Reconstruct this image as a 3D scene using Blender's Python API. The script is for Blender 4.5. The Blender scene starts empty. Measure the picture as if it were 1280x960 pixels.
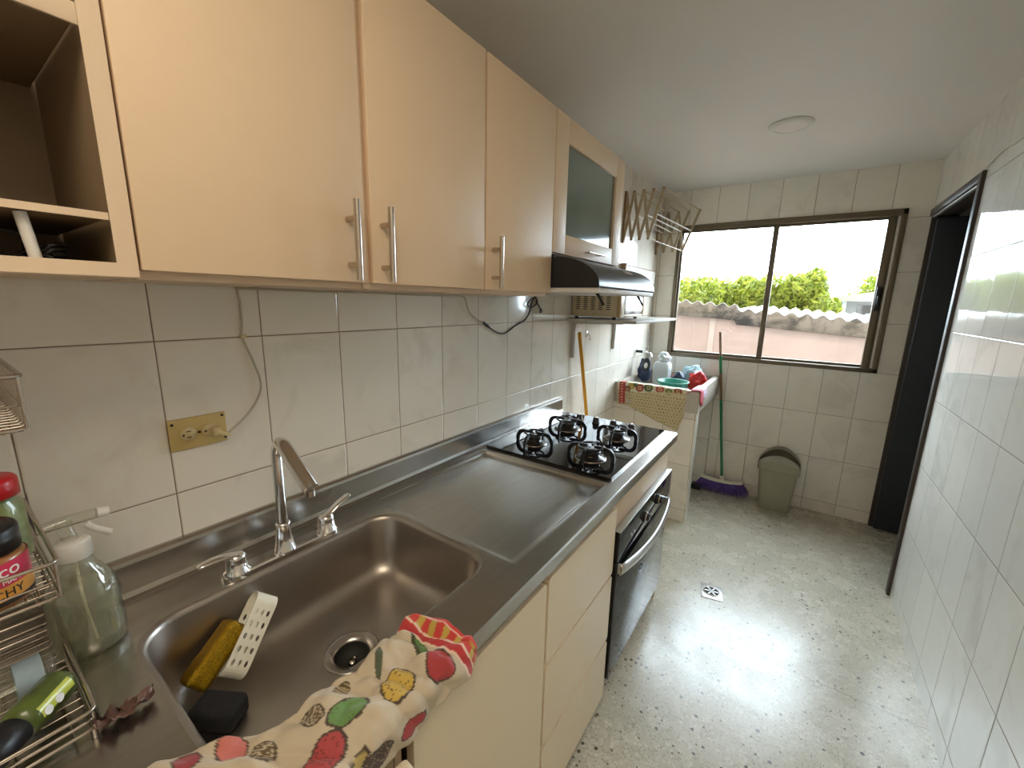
import bpy, bmesh, math, random
from mathutils import Vector, Matrix, noise
random.seed(7)
S=bpy.context.scene; COL=S.collection
PI=math.pi
# ------------------------------------------------------------------ room numbers (metres)
W=1.6562; L=3.7008; H=2.409; TH=.333; TW=.2068; Z0=1.0849; Y0=.2783; X0=1.4582; TWX=.2052; YR=2.58
YB=-1.7
# ------------------------------------------------------------------ helpers
class MB:
    def __init__(s): s.v=[]; s.f=[]; s.sm=[]
    def add(s,vs,fs,smooth=False):
        n=len(s.v); s.v+= [Vector(v) for v in vs]
        for f in fs: s.f.append([i+n for i in f]); s.sm.append(smooth)
        return s
    def bm(s,b,smooth=False,mat=None):
        b.verts.index_update(); vs=[(mat@v.co if mat else v.co.copy()) for v in b.verts]
        s.add(vs,[[v.index for v in f.verts] for f in b.faces],smooth); b.free(); return s
    def box(s,x0,x1,y0,y1,z0,z1,bev=0,seg=2,mat=None):
        b=bmesh.new(); bmesh.ops.create_cube(b,size=1)
        for v in b.verts: v.co=Vector(((x0+x1)/2+v.co.x*(x1-x0),(y0+y1)/2+v.co.y*(y1-y0),(z0+z1)/2+v.co.z*(z1-z0)))
        if bev: bmesh.ops.bevel(b,geom=b.edges[:],offset=bev,segments=seg,affect='EDGES',profile=.5)
        return s.bm(b,bool(bev),mat)
    def cyl(s,p0,p1,r0,r1=None,n=20,caps=True,smooth=True):
        r1=r0 if r1 is None else r1; p0=Vector(p0);p1=Vector(p1);d=(p1-p0).normalized()
        a=d.orthogonal().normalized();b=d.cross(a); vs=[]
        for p,r in((p0,r0),(p1,r1)):
            for i in range(n): t=2*PI*i/n; vs.append(p+(a*math.cos(t)+b*math.sin(t))*r)
        s.add(vs,[[i,(i+1)%n,n+(i+1)%n,n+i] for i in range(n)],smooth)
        if caps:
            s.add(vs[:n],[list(range(n))[::-1]]); s.add(vs[n:],[list(range(n))])
        return s
    def tube(s,pts,r,n=10,flat=None,caps=True,closed=False):
        pts=[Vector(p) for p in pts]; m=len(pts); rr=r if isinstance(r,(list,tuple)) else [r]*m
        vs=[]; prev=None
        for i,p in enumerate(pts):
            if closed: d=(pts[(i+1)%m]-pts[i-1])
            else: d=(pts[min(i+1,m-1)]-pts[max(i-1,0)])
            d.normalize()
            if prev is None: a=(Vector((0,0,1)) if abs(d.z)<.9 else Vector((0,1,0))); a=(a-d*a.dot(d)).normalized()
            else: a=(prev-d*prev.dot(d)).normalized()
            prev=a; b=d.cross(a)
            for k in range(n):
                t=2*PI*k/n; fx,fy=(1,1) if flat is None else flat
                vs.append(p+(a*math.cos(t)*fx+b*math.sin(t)*fy)*rr[i])
        fs=[]
        for i in range(m if closed else m-1):
            j=(i+1)%m
            for k in range(n): fs.append([i*n+k,i*n+(k+1)%n,j*n+(k+1)%n,j*n+k])
        s.add(vs,fs,True)
        if caps and not closed: s.add(vs[:n],[list(range(n))[::-1]]); s.add(vs[-n:],[list(range(n))])
        return s
    def lathe(s,prof,c=(0,0,0),n=32,mat=None,sx=1,sy=1,smooth=True):
        vs=[];c=Vector(c)
        for r,z in prof:
            for k in range(n):
                t=2*PI*k/n; v=Vector((r*math.cos(t)*sx,r*math.sin(t)*sy,z)); vs.append((mat@v if mat else v)+c)
        m=len(prof)
        return s.add(vs,[[i*n+k,i*n+(k+1)%n,(i+1)*n+(k+1)%n,(i+1)*n+k] for i in range(m-1) for k in range(n)],smooth)
    def prism(s,poly,axis,a,b,smooth=False):
        # poly in the two other axes, extruded along axis from a to b
        def P(u,v,w): return {'x':(w,u,v),'y':(u,w,v),'z':(u,v,w)}[axis]
        n=len(poly); vs=[P(u,v,a) for u,v in poly]+[P(u,v,b) for u,v in poly]
        s.add(vs,[[i,(i+1)%n,n+(i+1)%n,n+i] for i in range(n)],smooth)
        s.add(vs[:n],[list(range(n))[::-1]]); s.add(vs[n:],[list(range(n))]); return s
    def grid(s,rows,smooth=True):
        m=len(rows);n=len(rows[0]); vs=[v for r in rows for v in r]
        return s.add(vs,[[i*n+j,i*n+j+1,(i+1)*n+j+1,(i+1)*n+j] for i in range(m-1) for j in range(n-1)],smooth)
    def build(s,name,mat,parent=None,thick=0,off=0,bevel=0,weld=False):
        loc=Vector((0,0,0))
        if parent is not None:
            q=parent
            while q is not None: loc=loc+q.location; q=q.parent
        me=bpy.data.meshes.new(name); me.from_pydata([v-loc for v in s.v],[],s.f)
        for p,f in zip(me.polygons,s.sm): p.use_smooth=f
        me.materials.append(mat)
        b=bmesh.new(); b.from_mesh(me)
        if weld: bmesh.ops.remove_doubles(b,verts=b.verts,dist=1e-5)
        bmesh.ops.recalc_face_normals(b,faces=b.faces); b.to_mesh(me); b.free()
        o=bpy.data.objects.new(name,me); COL.objects.link(o); o.parent=parent
        if thick:
            m=o.modifiers.new('solid','SOLIDIFY'); m.thickness=thick; m.offset=off
        if bevel:
            m=o.modifiers.new('bev','BEVEL'); m.width=bevel; m.segments=2; m.limit_method='ANGLE'
        return o
def thing(name,loc,label,cat,group=None):
    o=bpy.data.objects.new(name,None); COL.objects.link(o); o.location=loc; o.empty_display_size=.05
    o['label']=label; o['category']=cat
    if group: o['group']=group
    return o
def tag(o,label,cat,group=None,kind=None):
    o['label']=label; o['category']=cat
    if group: o['group']=group
    if kind: o['kind']=kind
    return o
def struct(o): o['kind']='structure'; return o
def sempty(name,loc):
    o=bpy.data.objects.new(name,None); COL.objects.link(o); o.location=loc; o.empty_display_size=.05; o['kind']='structure'; return o
def bez(pts,n=8):
    pts=[Vector(p) for p in pts]; out=[]
    for i in range(len(pts)-1):
        p0=pts[max(i-1,0)];p1=pts[i];p2=pts[i+1];p3=pts[min(i+2,len(pts)-1)]
        for k in range(n):
            t=k/n; out.append(.5*((2*p1)+(p2-p0)*t+(2*p0-5*p1+4*p2-p3)*t*t+(3*p1-p0-3*p2+p3)*t**3))
    out.append(pts[-1]); return out
def rrect(x0,x1,y0,y1,r,n=8):
    out=[]
    for cx,cy,a in((x1-r,y1-r,0),(x0+r,y1-r,90),(x0+r,y0+r,180),(x1-r,y0+r,270)):
        for k in range(n+1): t=math.radians(a+90*k/n); out.append((cx+r*math.cos(t),cy+r*math.sin(t)))
    return out
def srgb(r,g,b):
    f=lambda c:(c/255/12.92 if c/255<=.04045 else ((c/255+.055)/1.055)**2.4)
    return (f(r),f(g),f(b),1)
# ------------------------------------------------------------------ materials
def newmat(name):
    m=bpy.data.materials.new(name); m.use_nodes=True; nt=m.node_tree; nt.nodes.clear()
    o=nt.nodes.new('ShaderNodeOutputMaterial'); b=nt.nodes.new('ShaderNodeBsdfPrincipled'); nt.links.new(b.outputs[0],o.inputs[0])
    return m,nt,b,o
class N:
    def __init__(s,nt): s.nt=nt
    def n(s,t,**k):
        nd=s.nt.nodes.new(t)
        for a,v in k.items(): setattr(nd,a,v)
        return nd
    def l(s,a,b): s.nt.links.new(a,b)
    def m(s,op,a,b=None,c=None,clamp=False):
        nd=s.nt.nodes.new('ShaderNodeMath'); nd.operation=op; nd.use_clamp=clamp
        for i,x in enumerate((a,b,c)):
            if x is None: continue
            if isinstance(x,(int,float)): nd.inputs[i].default_value=x
            else: s.l(x,nd.inputs[i])
        return nd.outputs[0]
    def mr(s,v,a,b,c=0,d=1,smooth=True):
        nd=s.nt.nodes.new('ShaderNodeMapRange'); nd.interpolation_type='SMOOTHSTEP' if smooth else 'LINEAR'
        s.l(v,nd.inputs[0]); 
        for i,x in zip((1,2,3,4),(a,b,c,d)): nd.inputs[i].default_value=x
        return nd.outputs[0]
    def mix(s,f,a,b):
        nd=s.nt.nodes.new('ShaderNodeMix'); nd.data_type='RGBA'
        for i,x in ((0,f),(6,a),(7,b)):
            if isinstance(x,(int,float)): nd.inputs[i].default_value=x
            elif isinstance(x,tuple): nd.inputs[i].default_value=x
            else: s.l(x,nd.inputs[i])
        return nd.outputs[2]
    def noise(s,scale,detail=3,rough=.5,dist=0,vec=None):
        nd=s.nt.nodes.new('ShaderNodeTexNoise'); nd.inputs['Scale'].default_value=scale; nd.inputs['Detail'].default_value=detail
        nd.inputs['Roughness'].default_value=rough; nd.inputs['Distortion'].default_value=dist
        if vec is not None: s.l(vec,nd.inputs['Vector'])
        return nd.outputs['Fac']
    def bump(s,h,strength,dist=.002,normal=None):
        nd=s.nt.nodes.new('ShaderNodeBump'); nd.inputs['Strength'].default_value=strength; nd.inputs['Distance'].default_value=dist
        s.l(h,nd.inputs['Height'])
        if normal is not None: s.l(normal,nd.inputs['Normal'])
        return nd.outputs[0]
def plain(name,col,rough=.5,metal=0,var=.06,vscale=20,bump=0,bscale=200,spec=.5,coat=0,trans=0,ior=1.45,stretch=None):
    m,nt,b,o=newmat(name); q=N(nt)
    tc=q.n('ShaderNodeTexCoord').outputs['Object']
    if stretch:
        mp=q.n('ShaderNodeMapping'); mp.inputs['Scale'].default_value=stretch; q.l(tc,mp.inputs[0]); tc=mp.outputs[0]
    nz=q.noise(vscale,4,.6,vec=tc)
    c2=tuple(min(1,c*(1-var*2)) for c in col[:3])+(1,); c1=tuple(min(1,c*(1+var)) for c in col[:3])+(1,)
    q.l(q.mix(nz,c1,c2),b.inputs['Base Color'])
    b.inputs['Roughness'].default_value=rough; b.inputs['Metallic'].default_value=metal
    b.inputs['Specular IOR Level'].default_value=spec; b.inputs['Coat Weight'].default_value=coat; b.inputs['Coat Roughness'].default_value=.05
    b.inputs['Transmission Weight'].default_value=trans; b.inputs['IOR'].default_value=ior
    if bump: q.l(q.bump(q.noise(bscale,3,.6,vec=tc),bump),b.inputs['Normal'])
    return m
def tilemat(name,ax,u0,tw,base=(.76,.71,.62,1),vein=(.66,.605,.52,1),grout=srgb(120,104,84),wav=.02,gl=.10):
    m,nt,b,o=newmat(name); q=N(nt)
    g=q.n('ShaderNodeNewGeometry'); sp=q.n('ShaderNodeSeparateXYZ'); q.l(g.outputs['Position'],sp.inputs[0])
    u=q.m('DIVIDE',q.m('SUBTRACT',sp.outputs[ax],u0),tw); v=q.m('DIVIDE',q.m('SUBTRACT',sp.outputs[2],Z0),TH)
    def dist(a,size):
        f=q.m('FRACT',a); return q.m('MULTIPLY',q.m('MINIMUM',f,q.m('SUBTRACT',1.0,f)),size)
    du=dist(u,tw); dv=dist(v,TH); d=q.m('MINIMUM',du,dv)
    mask=q.mr(d,.0007,.0016)       # 0 on grout
    hgt=q.mr(d,.0006,.0040)
    cb=q.n('ShaderNodeCombineXYZ'); q.l(q.m('FLOOR',u),cb.inputs[0]); q.l(q.m('FLOOR',v),cb.inputs[1])
    wn=q.n('ShaderNodeTexWhiteNoise'); q.l(cb.outputs[0],wn.inputs['Vector'])
    # per-tile offset of the veining
    vm=q.n('ShaderNodeVectorMath',operation='MULTIPLY_ADD'); q.l(wn.outputs['Color'],vm.inputs[0]); vm.inputs[1].default_value=(7,7,7); q.l(g.outputs['Position'],vm.inputs[2])
    n1=q.noise(5.5,5,.55,1.1,vec=vm.outputs[0]); n2=q.noise(2.2,3,.5,.6,vec=vm.outputs[0])
    vn=q.m('MULTIPLY',q.mr(n1,.48,.66),q.mr(n2,.3,.65))
    col=q.mix(q.m('MULTIPLY',vn,.85),base,vein)
    tint=q.m('MULTIPLY_ADD',wn.outputs['Value'],.07,.965)
    vmul=q.n('ShaderNodeVectorMath',operation='SCALE'); q.l(col,vmul.inputs[0]); q.l(tint,vmul.inputs['Scale'])
    q.l(q.mix(mask,grout,vmul.outputs[0]),b.inputs['Base Color'])
    q.l(q.mr(mask,0,1,.7,gl,False),b.inputs['Roughness'])
    # slight tilt of every tile + glaze waves
    sub=q.n('ShaderNodeVectorMath',operation='SUBTRACT'); q.l(wn.outputs['Color'],sub.inputs[0]); sub.inputs[1].default_value=(.5,.5,.5)
    sc=q.n('ShaderNodeVectorMath',operation='SCALE'); q.l(sub.outputs[0],sc.inputs[0]); sc.inputs['Scale'].default_value=wav
    ad=q.n('ShaderNodeVectorMath',operation='ADD'); q.l(sc.outputs[0],ad.inputs[0]); q.l(g.outputs['Normal'],ad.inputs[1])
    no=q.n('ShaderNodeVectorMath',operation='NORMALIZE'); q.l(ad.outputs[0],no.inputs[0])
    wv=q.noise(9,2,.4,vec=vm.outputs[0])
    b1=q.bump(wv,.25,.004,no.outputs[0]); b2=q.bump(hgt,.6,.0015,b1)
    q.l(b2,b.inputs['Normal']); b.inputs['Specular IOR Level'].default_value=.6
    return m
M={}
M['tileL']=tilemat('glazed tile left',1,Y0,TW,wav=.012)
M['tileB']=tilemat('glazed tile back',0,X0,TWX,base=(.82,.77,.68,1),vein=(.72,.665,.58,1),wav=.012)
M['tileR']=tilemat('glazed tile right',1,YR,TW,base=(.72,.70,.64,1),vein=(.62,.60,.54,1),wav=.010,gl=.045)
M['tileS']=tilemat('glazed tile laundry',0,.16,TWX,wav=.01)
def terrazzo():
    m,nt,b,o=newmat('terrazzo'); q=N(nt)
    g=q.n('ShaderNodeNewGeometry').outputs['Position']
    def vor(scale,seed):
        mp=q.n('ShaderNodeMapping'); mp.inputs['Location'].default_value=(seed,seed*1.7,seed*.3); q.l(g,mp.inputs[0])
        v=q.n('ShaderNodeTexVoronoi'); v.inputs['Scale'].default_value=scale; v.inputs['Randomness'].default_value=1; q.l(mp.outputs[0],v.inputs['Vector'])
        sp=q.n('ShaderNodeSeparateColor'); q.l(v.outputs['Color'],sp.inputs[0]); return v.outputs['Distance'],sp
    d1,s1=vor(62,0); d2,s2=vor(120,3.3); d3,s3=vor(46,8.1)
    base=srgb(188,182,164)
    c=q.mix(q.m('MULTIPLY',q.m('LESS_THAN',d1,.42),q.m('MULTIPLY',s1.outputs[0],.8)),base,srgb(210,206,192))
    c=q.mix(q.m('MULTIPLY',q.m('LESS_THAN',d2,.4),q.m('MULTIPLY',q.m('GREATER_THAN',s2.outputs[0],.55),.55)),c,srgb(136,130,112))
    c=q.mix(q.m('MULTIPLY',q.m('LESS_THAN',d3,.30),q.m('GREATER_THAN',s3.outputs[0],.91)),c,srgb(84,78,68))
    c=q.mix(q.m('MULTIPLY',q.m('LESS_THAN',d1,.3),q.m('GREATER_THAN',s1.outputs[1],.9)),c,srgb(120,106,86))
    stain=q.mr(q.noise(2.3,4,.6,.5,vec=g),.4,.75); c=q.mix(q.m('MULTIPLY',stain,.2),c,srgb(150,144,126))
    sp=q.n('ShaderNodeSeparateXYZ'); q.l(g,sp.inputs[0])
    j=q.m('LESS_THAN',q.m('ABSOLUTE',q.m('SUBTRACT',sp.outputs[1],1.912)),.0018)
    c=q.mix(q.m('MULTIPLY',j,.6),c,srgb(90,84,74))
    q.l(c,b.inputs['Base Color'])
    q.l(q.mr(q.noise(7,4,.65,vec=g),.3,.8,.20,.36,False),b.inputs['Roughness'])
    q.l(q.bump(q.noise(14,3,.5,vec=g),.15,.004),b.inputs['Normal']); b.inputs['Specular IOR Level'].default_value=.65
    return m
M['floor']=terrazzo()
M['ceiling']=plain('ceiling paint',(.74,.715,.67,1),.45,var=.02,vscale=3,bump=.15,bscale=60)
M['plaster']=plain('hall plaster',(.5,.48,.45,1),.7)
M['cab']=plain('cream laminate',(.74,.565,.385,1),.48,var=.03,vscale=5,bump=.10,bscale=90,spec=.3)
M['cabframe']=plain('cream cabinet carcass',(.70,.54,.38,1),.5,var=.05,vscale=9,bump=.1)
M['brownshade']=plain('brown interior with painted shade',(.26,.185,.11,1),.5,var=.06,vscale=6)  # dark brown puts the shade of the open shelf bays into the colour
M['drawer']=plain('pale cream lacquer',(.80,.66,.47,1),.28,var=.02,vscale=4,bump=.04,bscale=60)
M['steel']=plain('brushed stainless steel',(.50,.475,.44,1),.27,1,var=.10,vscale=6,bump=.05,bscale=40,stretch=(9,1,1))
M['basin']=plain('satin steel basin',(.44,.40,.355,1),.37,1,var=.10,vscale=7,bump=.04,bscale=30)
M['chrome']=plain('polished chrome',(.80,.80,.80,1),.07,1,var=.01)
M['nickel']=plain('brushed nickel',(.56,.50,.44,1),.24,1,var=.03,stretch=(1,1,.1))
M['blackglass']=plain('black tempered glass',(.008,.008,.010,1),.03,0,var=.01,spec=.6)
M['iron']=plain('black enamelled iron',(.012,.012,.012,1),.32,0,var=.1)
M['burner']=plain('dark burner metal',(.06,.055,.05,1),.3,.8)
M['blackplastic']=plain('black plastic',(.016,.016,.017,1),.38,0,var=.05)
M['hoodmetal']=plain('dark painted hood metal',(.035,.036,.04,1),.30,.55,var=.05,spec=.6)
M['white']=plain('white plastic',(.72,.71,.66,1),.35,0,var=.02)
M['whitepaint']=plain('white paint',(.66,.63,.58,1),.5,0,var=.04)
M['ivory']=plain('yellowed ivory plastic',srgb(196,172,112),.4,0,var=.06,vscale=40)
M['ivory2']=plain('ivory receptacle',srgb(205,188,142),.35,0,var=.04)
M['bronze']=plain('bronze aluminium',srgb(112,100,80),.40,.25,var=.05,stretch=(1,1,6))
M['darkalu']=plain('dark anodised aluminium',srgb(82,72,62),.38,.3,var=.05)
M['doordark']=plain('dark blue-grey painted door',srgb(38,46,52),.5,0,var=.08,vscale=3)
M['doorframe']=plain('dark brown door frame',srgb(58,48,42),.45,0,var=.1,stretch=(1,1,.2))
M['silver']=plain('silver aluminium',(.6,.6,.58,1),.35,.8)
M['toaster']=plain('beige enamel',srgb(206,190,156),.35,0,var=.03)
M['toasterdark']=plain('tan enamel',srgb(190,160,112),.3,0,var=.04)
M['mirrorglass']=plain('tinted oven glass',(.06,.055,.045,1),.04,0,spec=1.0,coat=1)
M['greenglass']=plain('frosted green cabinet glass',(.12,.155,.12,1),.10,0,var=.03,spec=.8,coat=.6)
M['wood']=plain('brown varnished wood',srgb(150,120,84),.5,0,var=.15,stretch=(1,1,.15))
M['rackwood']=plain('weathered cream rack lath',srgb(176,158,128),.5,0,var=.10,vscale=30)
M['yellow']=plain('yellow stick',srgb(214,152,28),.35,0,var=.06)
M['green']=plain('green broom stick',srgb(34,128,78),.35,0,var=.05)
M['brownstick']=plain('brown bare stick',srgb(138,106,78),.5,0,var=.08)
M['purple']=plain('purple bristles',srgb(104,80,160),.6,0,var=.35,vscale=90,stretch=(1,1,.05))
M['binmat']=plain('sage grey plastic',srgb(152,148,126),.38,0,var=.03)
M['bindark']=plain('bin interior',srgb(40,40,36),.7)
M['conc']=plain('polished granite slab',srgb(186,178,166),.35,0,var=.12,vscale=60)
M['teal']=plain('teal plastic',srgb(60,150,130),.3,0,var=.03)
M['red']=plain('red plastic',srgb(190,24,30),.3,0,var=.05)
M['redbag']=plain('red detergent bag',srgb(200,44,40),.3,0,var=.25,vscale=35,bump=.8,bscale=30)
M['bluebag']=plain('pale blue bag',srgb(170,208,220),.35,0,var=.15,vscale=45,bump=.8,bscale=30)
M['navy']=plain('navy bag',srgb(48,62,92),.4,0,var=.3,vscale=40,bump=.6,bscale=30)
M['whitebag']=plain('white translucent bag',srgb(222,228,230),.35,0,var=.08,vscale=30,bump=.8,bscale=25)
M['pinkcloth']=plain('pink cloth',srgb(226,118,128),.8,0,var=.1,bump=.3)
M['lilac']=plain('lilac cloth',srgb(228,206,226),.8,0,var=.1,bump=.3)
M['gold']=plain('gold metallic scourer',srgb(164,128,14),.32,.75,var=.45,vscale=220,bump=1.0,bscale=420)
M['darksponge']=plain('black sponge',srgb(36,36,38),.9,0,var=.3,vscale=120,bump=.8,bscale=300)
M['offwhite']=plain('cream white plastic',srgb(226,222,204),.35,0,var=.02)
M['bluelab']=plain('pale blue label',srgb(168,188,196),.6,0,var=.15,vscale=50)
M['greenlab']=plain('green label',srgb(92,108,48),.35,0,var=.5,vscale=30,coat=.5)
M['lime']=plain('lime label strip',srgb(190,200,60),.35,0,var=.25,vscale=60,coat=.5)
M['blue']=plain('bright blue plastic',srgb(20,70,190),.35,0)
M['peanut']=plain('peanut butter',srgb(150,98,50),.35,0,var=.1,coat=.6)
M['pinklab']=plain('pink label',srgb(206,52,88),.4,0,var=.06,coat=.4)
M['orangelab']=plain('orange label',srgb(222,160,70),.4,0,var=.06,coat=.4)
M['pickle']=plain('green preserve',srgb(128,140,86),.35,0,var=.3,vscale=50,coat=.6)
M['leafdry']=plain('crumpled brown wrapper',srgb(112,84,76),.4,0,var=.3,vscale=50)
M['text_white']=plain('white print',(.8,.8,.78,1),.5)
M['text_black']=plain('black print',(.02,.02,.02,1),.5)
M['wallpink']=plain('pale pink render',(.44,.32,.27,1),.85,0,var=.14,vscale=1.6)
M['pilaster']=plain('worn pink pilaster',(.50,.40,.34,1),.85,0,var=.12,vscale=2)
M['asbestos']=None
M['trunk']=plain('bark',srgb(96,80,62),.9,0,var=.3,bump=.5)
M['roofwhite']=plain('bright roof sheet',(.62,.62,.60,1),.5,0,var=.1,vscale=2)
M['housegrey']=plain('grey house wall',(.45,.47,.50,1),.8,0,var=.1,vscale=1)
M['darksteel']=plain('dull dark steel',(.16,.15,.14,1),.35,1)
M['ground']=plain('street ground',(.25,.25,.23,1),.9,0,var=.2,vscale=1)
M['cordw']=plain('aged white cord',srgb(190,180,160),.45)
M['board']=plain('white board',(.68,.65,.60,1),.4,0,var=.06)
M['diffuser']=plain('lamp diffuser',(.80,.74,.70,1),.5,0,var=.01)
def weathered():
    m,nt,b,o=newmat('weathered fibre cement'); q=N(nt)
    g=q.n('ShaderNodeNewGeometry').outputs['Position']
    n=q.mr(q.noise(4.5,6,.7,.4,vec=g),.38,.62); n2=q.mr(q.noise(1.3,3,.5,vec=g),.4,.6)
    c=q.mix(n,srgb(44,42,40),srgb(128,116,104)); c=q.mix(q.m('MULTIPLY',n2,.3),c,srgb(140,122,100))
    q.l(c,b.inputs['Base Color']); b.inputs['Roughness'].default_value=.9; return m
M['asbestos']=weathered()
def leafmat():
    m,nt,b,o=newmat('leaf'); q=N(nt)
    oi=q.n('ShaderNodeNewGeometry'); c=q.mix(oi.outputs['Random Per Island'],srgb(104,128,34),srgb(186,192,70)); q.l(c,b.inputs['Base Color'])
    b.inputs['Roughness'].default_value=.5; b.inputs['Transmission Weight'].default_value=.0
    tr=q.n('ShaderNodeBsdfTranslucent'); q.l(c,tr.inputs[0]); mx=q.n('ShaderNodeMixShader'); mx.inputs[0].default_value=.35
    q.l(b.outputs[0],mx.inputs[1]); q.l(tr.outputs[0],mx.inputs[2]); q.l(mx.outputs[0],o.inputs[0]); return m
M['leaf']=leafmat()
def thinglass(name,tint=(1,1,1,1),f0=.04,haze=0,hcol=(.7,.7,.6,1)):
    m,nt,b,o=newmat(name); q=N(nt); nt.nodes.remove(b)
    t=q.n('ShaderNodeBsdfTransparent'); t.inputs[0].default_value=tint
    g=q.n('ShaderNodeBsdfGlossy'); g.inputs['Roughness'].default_value=.02
    ge=q.n('ShaderNodeNewGeometry'); dt=q.n('ShaderNodeVectorMath',operation='DOT_PRODUCT'); q.l(ge.outputs['Normal'],dt.inputs[0]); q.l(ge.outputs['Incoming'],dt.inputs[1])
    f=q.m('MULTIPLY_ADD',q.m('POWER',q.m('SUBTRACT',1.0,q.m('ABSOLUTE',dt.outputs['Value'])),5.0),1-f0,f0,True)
    mx=q.n('ShaderNodeMixShader'); q.l(f,mx.inputs[0]); q.l(g.outputs[0],mx.inputs[2])
    if haze:
        d=q.n('ShaderNodeBsdfDiffuse'); d.inputs[0].default_value=hcol; m2=q.n('ShaderNodeMixShader'); m2.inputs[0].default_value=haze
        q.l(t.outputs[0],m2.inputs[1]); q.l(d.outputs[0],m2.inputs[2]); q.l(m2.outputs[0],mx.inputs[1])
    else: q.l(t.outputs[0],mx.inputs[1])
    q.l(mx.outputs[0],o.inputs[0])
    return m
M['pane']=thinglass('window glass',(.97,.98,.97,1))
M['clearpet']=thinglass('clear plastic',(.95,.96,.93,1),.07,.06)
M['clearglass']=thinglass('clear bottle glass',(.86,.87,.82,1),.07,.05)
M['liquid']=thinglass('pale cloudy liquid',(.86,.86,.74,1),.02,.22,(.62,.62,.48,1))
def vcol(name,rough=.85):
    m,nt,b,o=newmat(name); q=N(nt); a=q.n('ShaderNodeAttribute'); a.attribute_name='print'
    n=q.noise(60,3,.6); c=q.mix(q.m('MULTIPLY',n,.12),a.outputs['Color'],(.35,.30,.24,1))
    q.l(c,b.inputs['Base Color']); b.inputs['Roughness'].default_value=rough; b.inputs['Sheen Weight'].default_value=.15
    q.l(q.bump(q.noise(900,2,.5),.3,.001),b.inputs['Normal']); return m
M['print']=vcol('printed cotton')
def paint(o,fn,coords):
    me=o.data; a=me.color_attributes.new('print','FLOAT_COLOR','POINT')
    for i,c in enumerate(coords): a.data[i].color=fn(*c)
def text_mesh(s,size,ext=.0004,align='CENTER'):
    cu=bpy.data.curves.new('t','FONT'); cu.body=s; cu.size=size; cu.extrude=ext; cu.align_x=align; cu.align_y='CENTER'
    o=bpy.data.objects.new('t',cu); COL.objects.link(o); bpy.context.view_layer.update()
    dg=bpy.context.evaluated_depsgraph_get(); me=bpy.data.meshes.new_from_object(o.evaluated_get(dg))
    vs=[v.co.copy() for v in me.vertices]; fs=[list(p.vertices) for p in me.polygons]
    bpy.data.objects.remove(o); bpy.data.curves.remove(cu); bpy.data.meshes.remove(me); return vs,fs
# ------------------------------------------------------------------ room shell
struct(MB().box(-.14,3.3,YB-.12,L+.16,-.12,0).build('floor',M['floor']))
struct(MB().box(-.14,3.3,YB-.12,L+.16,H,H+.12).build('ceiling',M['ceiling']))
struct(MB().box(-.14,0,YB-.12,L+.12,0,H).build('wall_left',M['tileL']))
wx0,wx1,wz0,wz1=.158,1.620,1.138,2.262
wx0,wx1,wz0,wz1=.152,1.541,1.083,2.142
b=MB(); b.box(0,wx0,L,L+.12,0,H).box(wx1,W+.10,L,L+.12,0,H).box(wx0,wx1,L,L+.12,0,wz0).box(wx0,wx1,L,L+.12,wz1,H)
struct(b.build('wall_back',M['tileB']))
dy0,dy1,dz=2.815,3.690,2.092
b=MB(); b.box(W,W+.10,YB-.12,dy0,0,H).box(W,W+.10,dy0,L,dz,H)
struct(b.build('wall_right',M['tileR']))
struct(MB().box(0,W,YB-.12,YB,0,H).build('wall_front',M['ceiling']))
b=MB(); b.box(W+.10,3.3,L,L+.12,0,H).box(3.18,3.3,1.6,L,0,H).box(W+.10,3.18,1.48,1.6,0,H)
struct(b.build('wall_hall',M['plaster']))
# ------------------------------------------------------------------ window
w=sempty('window_1',(wx0,L,wz0))
fr=.030
b=MB(); ya,yb=L-.012,L+.06
b.box(wx0,wx1,ya,yb,wz1-.038,wz1,.003).box(wx0,wx0+fr,ya,yb,wz0,wz1,.003).box(wx1-.028,wx1,ya,yb,wz0,wz1,.003)
b.box(wx0,wx1,ya,yb,wz0,wz0+.030,.003)
b.build('window_frame',M['bronze'],w)
xm=.838
b=MB(); y1=L+.008; y2=L+.030
b.box(xm-.018,xm+.018,y1-.006,y2,wz0+.03,wz1-.038,.003)
b.box(wx0+fr,xm,y1,y2,wz0+.03,wz0+.05,.002).box(wx0+fr,xm,y1,y2,wz1-.055,wz1-.038,.002).box(wx0+fr,wx0+fr+.016,y1,y2,wz0+.03,wz1-.038,.002)
b.build('window_sash',M['bronze'],w)
b=MB(); b.box(xm,wx1-.085,y1+.026,y2+.022,wz0+.03,wz0+.048,.002).box(xm,wx1-.085,y1+.026,y2+.022,wz1-.055,wz1-.038,.002)
b.box(wx1-.088,wx1-.044,y1+.0,y2+.022,wz0+.03,wz1-.038,.004)
b.build('window_sash',M['bronze'],w)
MB().box(wx1-.044,wx1-.040,y1+.03,y1+.034,wz0+.03,wz1-.038).box(wx1-.040,wx1-.028,y1+.01,y1+.03,wz0+.03,wz1-.04).build('track',M['silver'],w)
MB().box(wx0+fr,xm,L+.018,L+.021,wz0+.04,wz1-.04).build('glass_pane',M['pane'],w)
MB().box(xm,wx1-.07,L+.044,L+.047,wz0+.04,wz1-.04).build('glass_pane',M['pane'],w)
MB().box(wx1-.082,wx1-.052,y1-.016,y1,1.50,1.66,.004).box(wx1-.074,wx1-.060,y1-.030,y1-.012,1.54,1.60,.004).build('latch',M['blackplastic'],w)
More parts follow.
